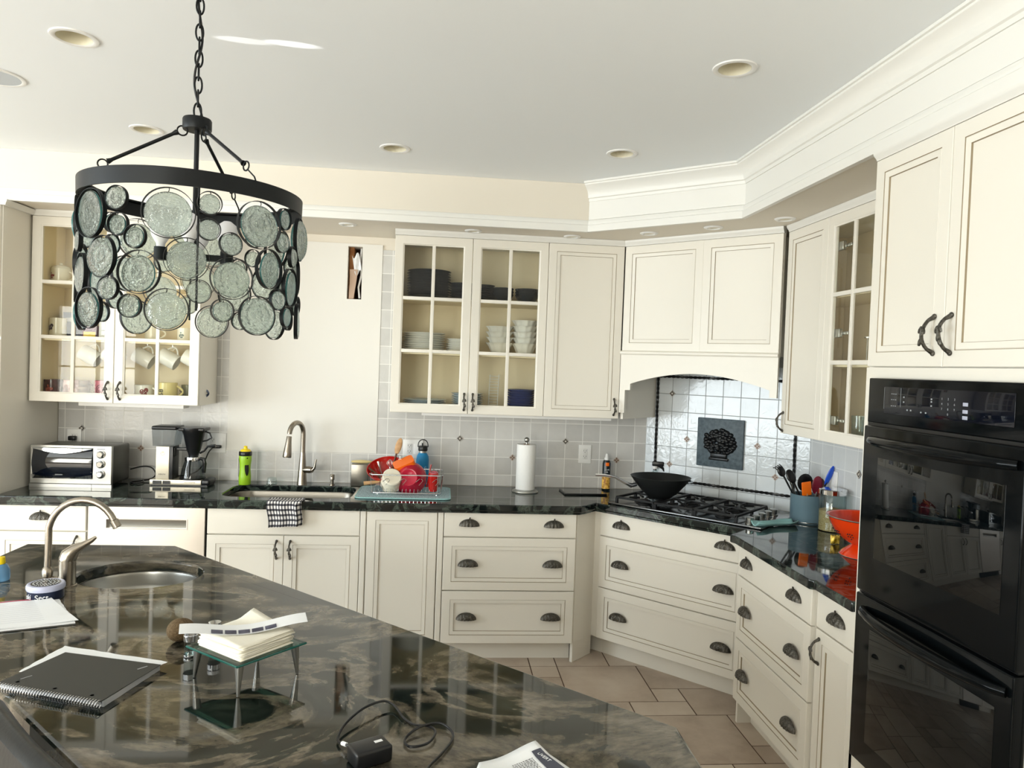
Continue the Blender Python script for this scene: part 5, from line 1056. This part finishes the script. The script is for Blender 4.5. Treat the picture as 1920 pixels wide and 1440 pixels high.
# ------------------------------------------------------------------ island items
ZI=ZT+.0005
t=thing('hand_cream_tin','round navy tin with a lavender lid beside the bar faucet','tin',(-1.215,-2.315,ZI)); b=MB(); b.lathe([(.001,0),(.048,0),(.050,.002),(.050,.034)],40); b.build('tin_body',TINB,t); b=MB(); b.lathe([(.052,.030),(.0535,.034),(.0535,.042),(.051,.047),(.046,.048),(.046,.0475),(.001,.0475)],40,cap0=False); b.build('lid',TINL,t)
b=MB(); b.lathe([(.001,.0478),(.041,.0478),(.041,.0484),(.001,.0484)],36); b.build('lid_label',NAVY,t)
for s,i in (('ski',-.5),('Sect',.35)):
    text(s,.022,'lettering',PAPER,t,(.0506*math.sin(i-.1),-.0506*math.cos(i-.1),.015),(R(90),0,i-.1))
b=MB()
for k,(r,n) in enumerate(((.034,26),(.024,18),(.014,10))):
    for i in range(n): a=2*PI*i/n; b.M=Matrix.Translation((r*math.cos(a),r*math.sin(a),.0485))@Matrix.Rotation(a+.6*(i%3),4,'Z'); b.box(-.0026,.0026,-.0012,.0012,0,.0004)
b.build('lid_print',PAPER,t)
t=thing('dish_soap','clear blue soap bottle with a yellow cap at the left edge of the island','bottle',(-1.452,-2.135,ZI)); b=MB(); b.lathe([(.001,0),(.026,0),(.028,.004),(.028,.035),(.020,.052),(.012,.056)],24); b.build('bottle_body',mat('translucent blue plastic',(120,170,210),.15,trans=.5),t); b=MB(); b.lathe([(.013,.055),(.015,.060),(.013,.078),(.001,.080)],18); b.build('cap',YELLOW,t)
# legal pad stack
def quad_stack(name,corners,z0,z1,m,parent,wob=.0):
    b=MB(); n=14; P=[]
    for i in range(4):
        a=Vector(corners[i]); c=Vector(corners[(i+1)%4])
        for k in range(n): q=a.lerp(c,k/n); P.append((q.x+random.uniform(-wob,wob),q.y+random.uniform(-wob,wob)))
    b.slab(P,z0,z1); return b.build(name,m,parent)
t=thing('paper_pad','white paper pad with a magenta line at the left edge of the island','notepad',(0,0,ZI))
quad_stack('backing_sheets',[(-1.330,-2.670),(-1.018,-2.545),(-1.160,-2.345),(-1.35,-2.415)],0,.006,PAPER,t,.001); quad_stack('black_cover',[(-1.345,-2.680),(-1.012,-2.552),(-1.02,-2.54),(-1.35,-2.66)],0,.002,CARD,t)
b=MB(); cs=[Vector(p) for p in ((-1.335,-2.668),(-1.012,-2.536),(-1.190,-2.340),(-1.38,-2.405))]
def sheet(u,v): p=cs[0].lerp(cs[1],u).lerp(cs[3].lerp(cs[2],u),v); return (p.x,p.y,.0075+.012*max(0,u-.75)*max(0,v-.4)*4+.0012*math.sin(7*u+4*v))
b.grid(sheet,20,12); o=b.build('top_sheet',PAPER,t); b=MB()
for i in range(11):
    v=.86-.07*i; b.add([tuple(Vector(sheet(.2,v))+Vector((0,0,.0006))),tuple(Vector(sheet(.78,v))+Vector((0,0,.0006))),tuple(Vector(sheet(.78,v+.006))+Vector((0,0,.0006))),tuple(Vector(sheet(.2,v+.006))+Vector((0,0,.0006)))],[(0,1,2,3)],False)
b.build('written_lines',mat('faint grey print',(188,190,200),.7),t); b=MB()
b.add([tuple(Vector(sheet(u,v))+Vector((0,0,.0012))) for u,v in ((0,.93),(.3,.955),(.6,.96),(.75,.955),(.75,.985),(.6,.985),(.3,.98),(0,.96))],[(0,1,6,7),(1,2,5,6),(2,3,4,5)],False); b.build('magenta_line',mat('magenta ink',(196,30,84),.6),t)
# spiral notebook
nb=[(-.985,-2.965),(-.718,-3.062),(-.668,-2.862),(-.925,-2.788)]
t=thing('spiral_notebook','black covered spiral notebook with loose white pages on the island','notebook',(0,0,ZI))
quad_stack('pages',[(-.982,-2.957),(-.715,-3.054),nb[2],nb[3]],.0,.013,mat('page edges',(176,178,182),.7),t,.0006); quad_stack('loose_page',[(-.975,-2.90),(-.70,-2.93),(-.655,-2.845),(-.948,-2.742)],.0135,.0142,PAPER,t,.002)
quad_stack('front_cover',[(nb[0][0],nb[0][1]),(nb[1][0],nb[1][1]),(nb[2][0]+.004,nb[2][1]-.004),(nb[3][0],nb[3][1])],.0145,.0158,CARD,t,.0004)
b=MB(); A=Vector(nb[0]+(0,)); B_=Vector(nb[1]+(0,)); dv=(B_-A).normalized(); nn=Vector((-dv.y,dv.x,0)); Ln=(B_-A).length
for i in range(38):
    c=A+dv*(Ln*(i+.5)/38)+Vector((0,0,.008)); b.tube([tuple(c+nn*(.0095*math.cos(q)-.003)+dv*(.0012*math.sin(q))+Vector((0,0,.0006+.0100*math.sin(q)))) for q in [2*PI*k/12 for k in range(12)]],.0011,5,closed=True)
b.build('wire_spiral',CHROME,t); b=MB()
for s in (.13,.5,.86): c=A+dv*(Ln*s)+nn*.018; b.M=Matrix.Translation((c.x,c.y,.0158)); b.lathe([(.001,.0004),(.004,.0004)],12); b.M=Matrix()
b.build('punched_holes',INK,t); c=A+dv*.035+nn*.042; an=math.atan2(dv.y,dv.x); b=MB(); b.M=Matrix.Translation((c.x,c.y,.0160))@Matrix.Rotation(an+1.25,4,'Z'); b.box(-.012,.012,-.0012,.0012,0,.0004); b.M=Matrix.Translation((-.70,-2.885,.0160))@Matrix.Rotation(an+1.2,4,'Z'); b.box(-.012,.012,-.002,.002,0,.0004); b.build('printed_mark',GREYP,t)
# kiwi
tag(MB().ball((0,0,.031),.036,.031,.0305,28,18,lambda a,t:1+.02*math.sin(3*a+t)).build('kiwi_fruit',KIWI,loc=(-.685,-2.672,ZI),rot=(0,0,.4)),'brown kiwi fruit on the island beside the glass stand','fruit')
# shakers
for x,y,l in ((-.625,-2.775,'chrome and glass shaker standing left of the napkin stand'),(-.583,-2.715,'chrome and glass shaker standing behind the napkin stand')):
    t=thing('shaker',l,'shaker',(x,y,ZI)); b=MB(); b.lathe([(.001,.004),(.0155,.004),(.0165,.0),(.0165,.008),(.0145,.012),(.0145,.040)],22,cap0=False,cap1=False); b.build('glass_body',TUMB,t); b=MB(); b.lathe([(.0165,.0),(.0172,.002),(.0165,.007)],22,cap1=False); b.build('foot_ring',CHROME,t)
    b=MB(); b.lathe([(.0150,.040),(.0168,.042),(.0168,.055),(.0150,.056),(.0168,.058),(.0160,.068),(.001,.069)],22,mod=None); b.build('cap',CHROME,t)
# glass stand with napkins
S=[(-.592,-2.905),(-.440,-3.028),(-.314,-2.883),(-.450,-2.782)]; zs=.073
t=thing('glass_stand','green edged square glass stand on tapered steel legs holding napkins','stand',(0,0,ZI))
b=MB(); n=10; sc=[Vector(p+(0,)) for p in S]
def gl_(u,v): p=sc[0].lerp(sc[1],u).lerp(sc[3].lerp(sc[2],u),v); return (p.x,p.y,zs+.010*((2*u-1)**4*0+(2*v-1)**4*.2)+.0)
b.slab([(p.x,p.y) for p in sc],zs,zs+.006); b.build('glass_tray',SHADEG,t,bevel=.0015)
b=MB()
for i in range(4): a=sc[i];c=sc[(i+1)%4]; b.tube([(a.x,a.y,zs+.003),(c.x,c.y,zs+.003)],.0026,6)
b.build('glass_edge',mat('dark green glass edge',(24,84,76),.08,spec=.8),t)
cc=sum(sc,Vector())/4
for p in sc:
    q=cc.lerp(p,.80); e=cc.lerp(p,.86); b=MB(); b.tube([(q.x,q.y,zs),(e.x,e.y,0.001)],[.011,.0035],14); b.build('leg',STEEL,t)
t=thing('napkin_stack','stack of cream paper napkins piled on the glass stand','napkins',(0,0,ZI+zs+.007)); random.seed(9)
for k in range(9):
    ang=R(-39)+random.uniform(-.05,.05); cxx,cyy=cc.x-.004+random.uniform(-.003,.003),cc.y+.004+random.uniform(-.003,.003); b=MB(); z=.0035*k
    def nf(u,v,ang=ang,z=z,cxx=cxx,cyy=cyy,k=k):
        x=(u-.5)*.162; y=(v-.5)*.150; return (cxx+x*math.cos(ang)-y*math.sin(ang),cyy+x*math.sin(ang)+y*math.cos(ang),z+.0012+.0018*math.sin(6*u+k)*math.sin(5*v+2*k)*(k/9)+(.016*max(0,v-.72)*max(0,1-u)*4 if k>6 else 0))
    b.grid(nf,14,12); o=b.build('napkin',NAPK,t); sd=o.modifiers.new('s','SOLIDIFY'); sd.thickness=.0024
t=thing('photo_strip','folded card strip with small dark photo frames lying on the napkins','card',(0,0,ZI+zs+.047)); b=MB(); ang=R(17)
def st(u,v): x=-.145+.29*u; y=(v-.5)*.052; z=.006+.008*math.cos(2*PI*u)*1+.006*(v-.5); return (cc.x-.008+x*math.cos(ang)-y*math.sin(ang),cc.y-.006+x*math.sin(ang)+y*math.cos(ang),z)
b.grid(st,26,4); b.build('card_strip',PAPER,t); b=MB()
for i in range(5):
    u0=.24+.105*i; q=[st(u0,.06),st(u0+.09,.06),st(u0+.09,.42),st(u0,.42)]; b.add([(p[0],p[1],p[2]+.0012) for p in q],[(0,1,2,3)],False)
b.build('photo_frame',mat('dusky print',(74,74,92),.5,var=20,vscale=30),t)
# adapter with cable
t=thing('power_adapter','black power adapter with a cable looped on the front of the island','adapter',(0,0,ZI)); b=MB(); b.M=Matrix.Translation((-.117,-3.288,0))@Matrix.Rotation(R(30),4,'Z'); b.box(-.038,.038,-.026,.026,0,.034,.006); b.build('adapter_body',BLACKP,t)
b=MB(); b.M=Matrix.Translation((-.117,-3.288,.0342))@Matrix.Rotation(R(30),4,'Z'); b.box(.010,.026,-.004,.004,0,.0006); b.build('label_mark',PAPER,t)
pts=[(-.150,-3.262,.018),(-.170,-3.245,.010),(-.188,-3.215,.006),(-.180,-3.165,.012),(-.150,-3.110,.018),(-.112,-3.070,.016),(-.085,-3.075,.010),(-.060,-3.125,.005),(-.035,-3.155,.0045),(-.005,-3.165,.006),(.010,-3.195,.008),(-.005,-3.235,.006),(-.040,-3.245,.0045),(-.052,-3.215,.0045),(-.025,-3.178,.010),(.015,-3.160,.010),(.040,-3.180,.007),(.046,-3.215,.005),(.025,-3.27,.0045),(-.005,-3.33,.0045),(-.02,-3.40,.0045)]
MB().tube(smooth(pts),.0027,8).build('cable',BLACKP,t); MB().tube([(-.176,-3.237,.009),(-.166,-3.249,.012)],.0042,8).build('cable_tag',PAPER,t)
# newspaper
t=thing('newspaper','folded newspaper with a torn corner at the front edge of the island','newspaper',(0,0,ZI)); nw=[Vector(p+(0,)) for p in ((.02,-3.62),(.095,-3.318),(.212,-3.262),(.37,-3.50))]
def ns_(u,v): p=nw[0].lerp(nw[3],u).lerp(nw[1].lerp(nw[2],u),v); return (p.x,p.y,.010+.004*math.sin(5*u+3*v)+(.010*max(0,v-.85)*6*u))
b=MB(); b.grid(ns_,16,20); o=b.build('sheet',PAPER,t); sd=o.modifiers.new('s','SOLIDIFY'); sd.thickness=.006
def rel(u0,u1,v0,v1,dz=.0012): return [(p[0],p[1],p[2]+dz) for p in (ns_(u0,v0),ns_(u1,v0),ns_(u1,v1),ns_(u0,v1))]
b=MB(); random.seed(4)
for i in range(60):
    v=.86-.011*i*1.4
    u=.50
    while u<.78: w=random.uniform(.012,.035); b.add(rel(u,min(u+w,.78),v,v+.006),[(0,1,2,3)],False); u+=w+.012
    if v<.2: break
b.build('printed_text',INK,t); b=MB(); b.grid(lambda u,v:tuple(Vector(ns_(.82+.14*u,.2+.72*v))+Vector((0,0,.0014))),3,12); b.build('dark_column',mat('dark print block',(70,72,84),.6),t)
p=ns_(.89,.84); text('OUVERT',.012,'headline',PAPER,t,(p[0],p[1],p[2]+.0035),(0,0,R(-58)),.0002)
# leather chair pushed in at the seating side
t=thing('counter_chair','glossy dark leather chair back at the bottom left below the island edge','chair',(-.735,-3.257,0),R(-45))
# local +y points to the island
MB().box(-.23,.23,-.01,.36,.56,.63,.025).build('seat',LEATHER,t)
b=MB(); b.grid(lambda u,v:(-.25+.5*u,-.045-.05*math.sin(PI*v)*.4-.008*math.cos(PI*(u-.5))*.6,.62+.318*v),16,8); b.grid(lambda u,v:(-.25+.5*u,.005-.02*math.cos(PI*(u-.5))*.6,.62+.318*v),16,8); b.grid(lambda u,v:(-.25+.5*u,(-.045-.005*math.cos(PI*(u-.5)))+(.05-.007*math.cos(PI*(u-.5)))*v,.938+.018*math.sin(PI*v)),16,6); b.build('backrest',LEATHER,t)
for sx in (-1,1):
    for sy in (0,.34): b=MB(); b.tube([(sx*.20,sy,.57),(sx*.215,sy+(.02 if sy else -.03),.001)],[.018,.013],10); b.build('leg',BLACKM,t)

# ------------------------------------------------------------------ camera
yw,pt,rl,F_=0.0947,-0.0240,0.0369,1367.68
F=Vector((math.sin(yw)*math.cos(pt),math.cos(yw)*math.cos(pt),math.sin(pt))); Rr=Vector((math.cos(yw),-math.sin(yw),0)); U=Rr.cross(F)
R2=Rr*math.cos(rl)+U*math.sin(rl); U2=-Rr*math.sin(rl)+U*math.cos(rl)
cam=bpy.data.objects.new('camera',bpy.data.cameras.new('camera')); C.objects.link(cam)
cam.data.sensor_width=36; cam.data.lens=F_/1920*36; cam.data.clip_start=.02; cam.data.clip_end=100
cam.matrix_world=Matrix(((R2.x,U2.x,-F.x,CAMP[0]),(R2.y,U2.y,-F.y,CAMP[1]),(R2.z,U2.z,-F.z,CAMP[2]),(0,0,0,1)))
bpy.context.scene.camera=cam
# ------------------------------------------------------------------ light: daylight through the windows, plus two added ceiling spots
w=bpy.data.worlds.new('sky'); bpy.context.scene.world=w; w.use_nodes=True; nt=w.node_tree; bg=nt.nodes['Background']
bg.inputs[0].default_value=(.62,.80,1,1); bg.inputs[1].default_value=2.5
def area(name,loc,target,sx,sy,power,col):
    l=bpy.data.lights.new(name,'AREA'); l.shape='RECTANGLE'; l.size=sx; l.size_y=sy; l.energy=power; l.color=col
    o=bpy.data.objects.new(name,l); C.objects.link(o); o.location=loc; d=Vector(target)-Vector(loc); o.rotation_euler=d.to_track_quat('-Z','Y').to_euler(); return o
area('daylight_rear_far',(-5.2,-7.8,1.5),(-3.4,-3,2.0),1.2,1.9,120,(1,.94,.85))
area('daylight_rear_near',(-2.6,-7.8,1.5),(-1.6,-3,2.0),1.8,1.9,215,(1,.94,.85))
area('daylight_left',(-6.3,-4.15,1.4),(-1,-3.6,1.35),3.7,2.15,335,(.90,.95,1))
for tx,pw in ((-.705,420),(-.545,620)):  # added mid-air spots, out of view, standing in for sun bounced onto the ceiling
    l=bpy.data.lights.new('added_glint_spot','SPOT'); l.energy=pw; l.spot_size=R(1.25); l.spot_blend=.5; l.shadow_soft_size=.004; l.color=(1,.99,.97)
    o=bpy.data.objects.new('added_glint_spot',l); C.objects.link(o); o.location=(-3.0+(tx+.62),-2.45,2.10); d=Vector((tx,-2.165,ZC))-o.location; o.rotation_euler=d.to_track_quat('-Z','Y').to_euler()
s=bpy.context.scene; s.view_settings.view_transform='Standard'; s.view_settings.look='None'; s.view_settings.exposure=-0.16; s.view_settings.gamma=1; s.view_settings.use_curve_mapping=False
s.cycles.max_bounces=14; s.cycles.transparent_max_bounces=24; s.cycles.diffuse_bounces=6; s.cycles.glossy_bounces=5; s.cycles.transmission_bounces=8
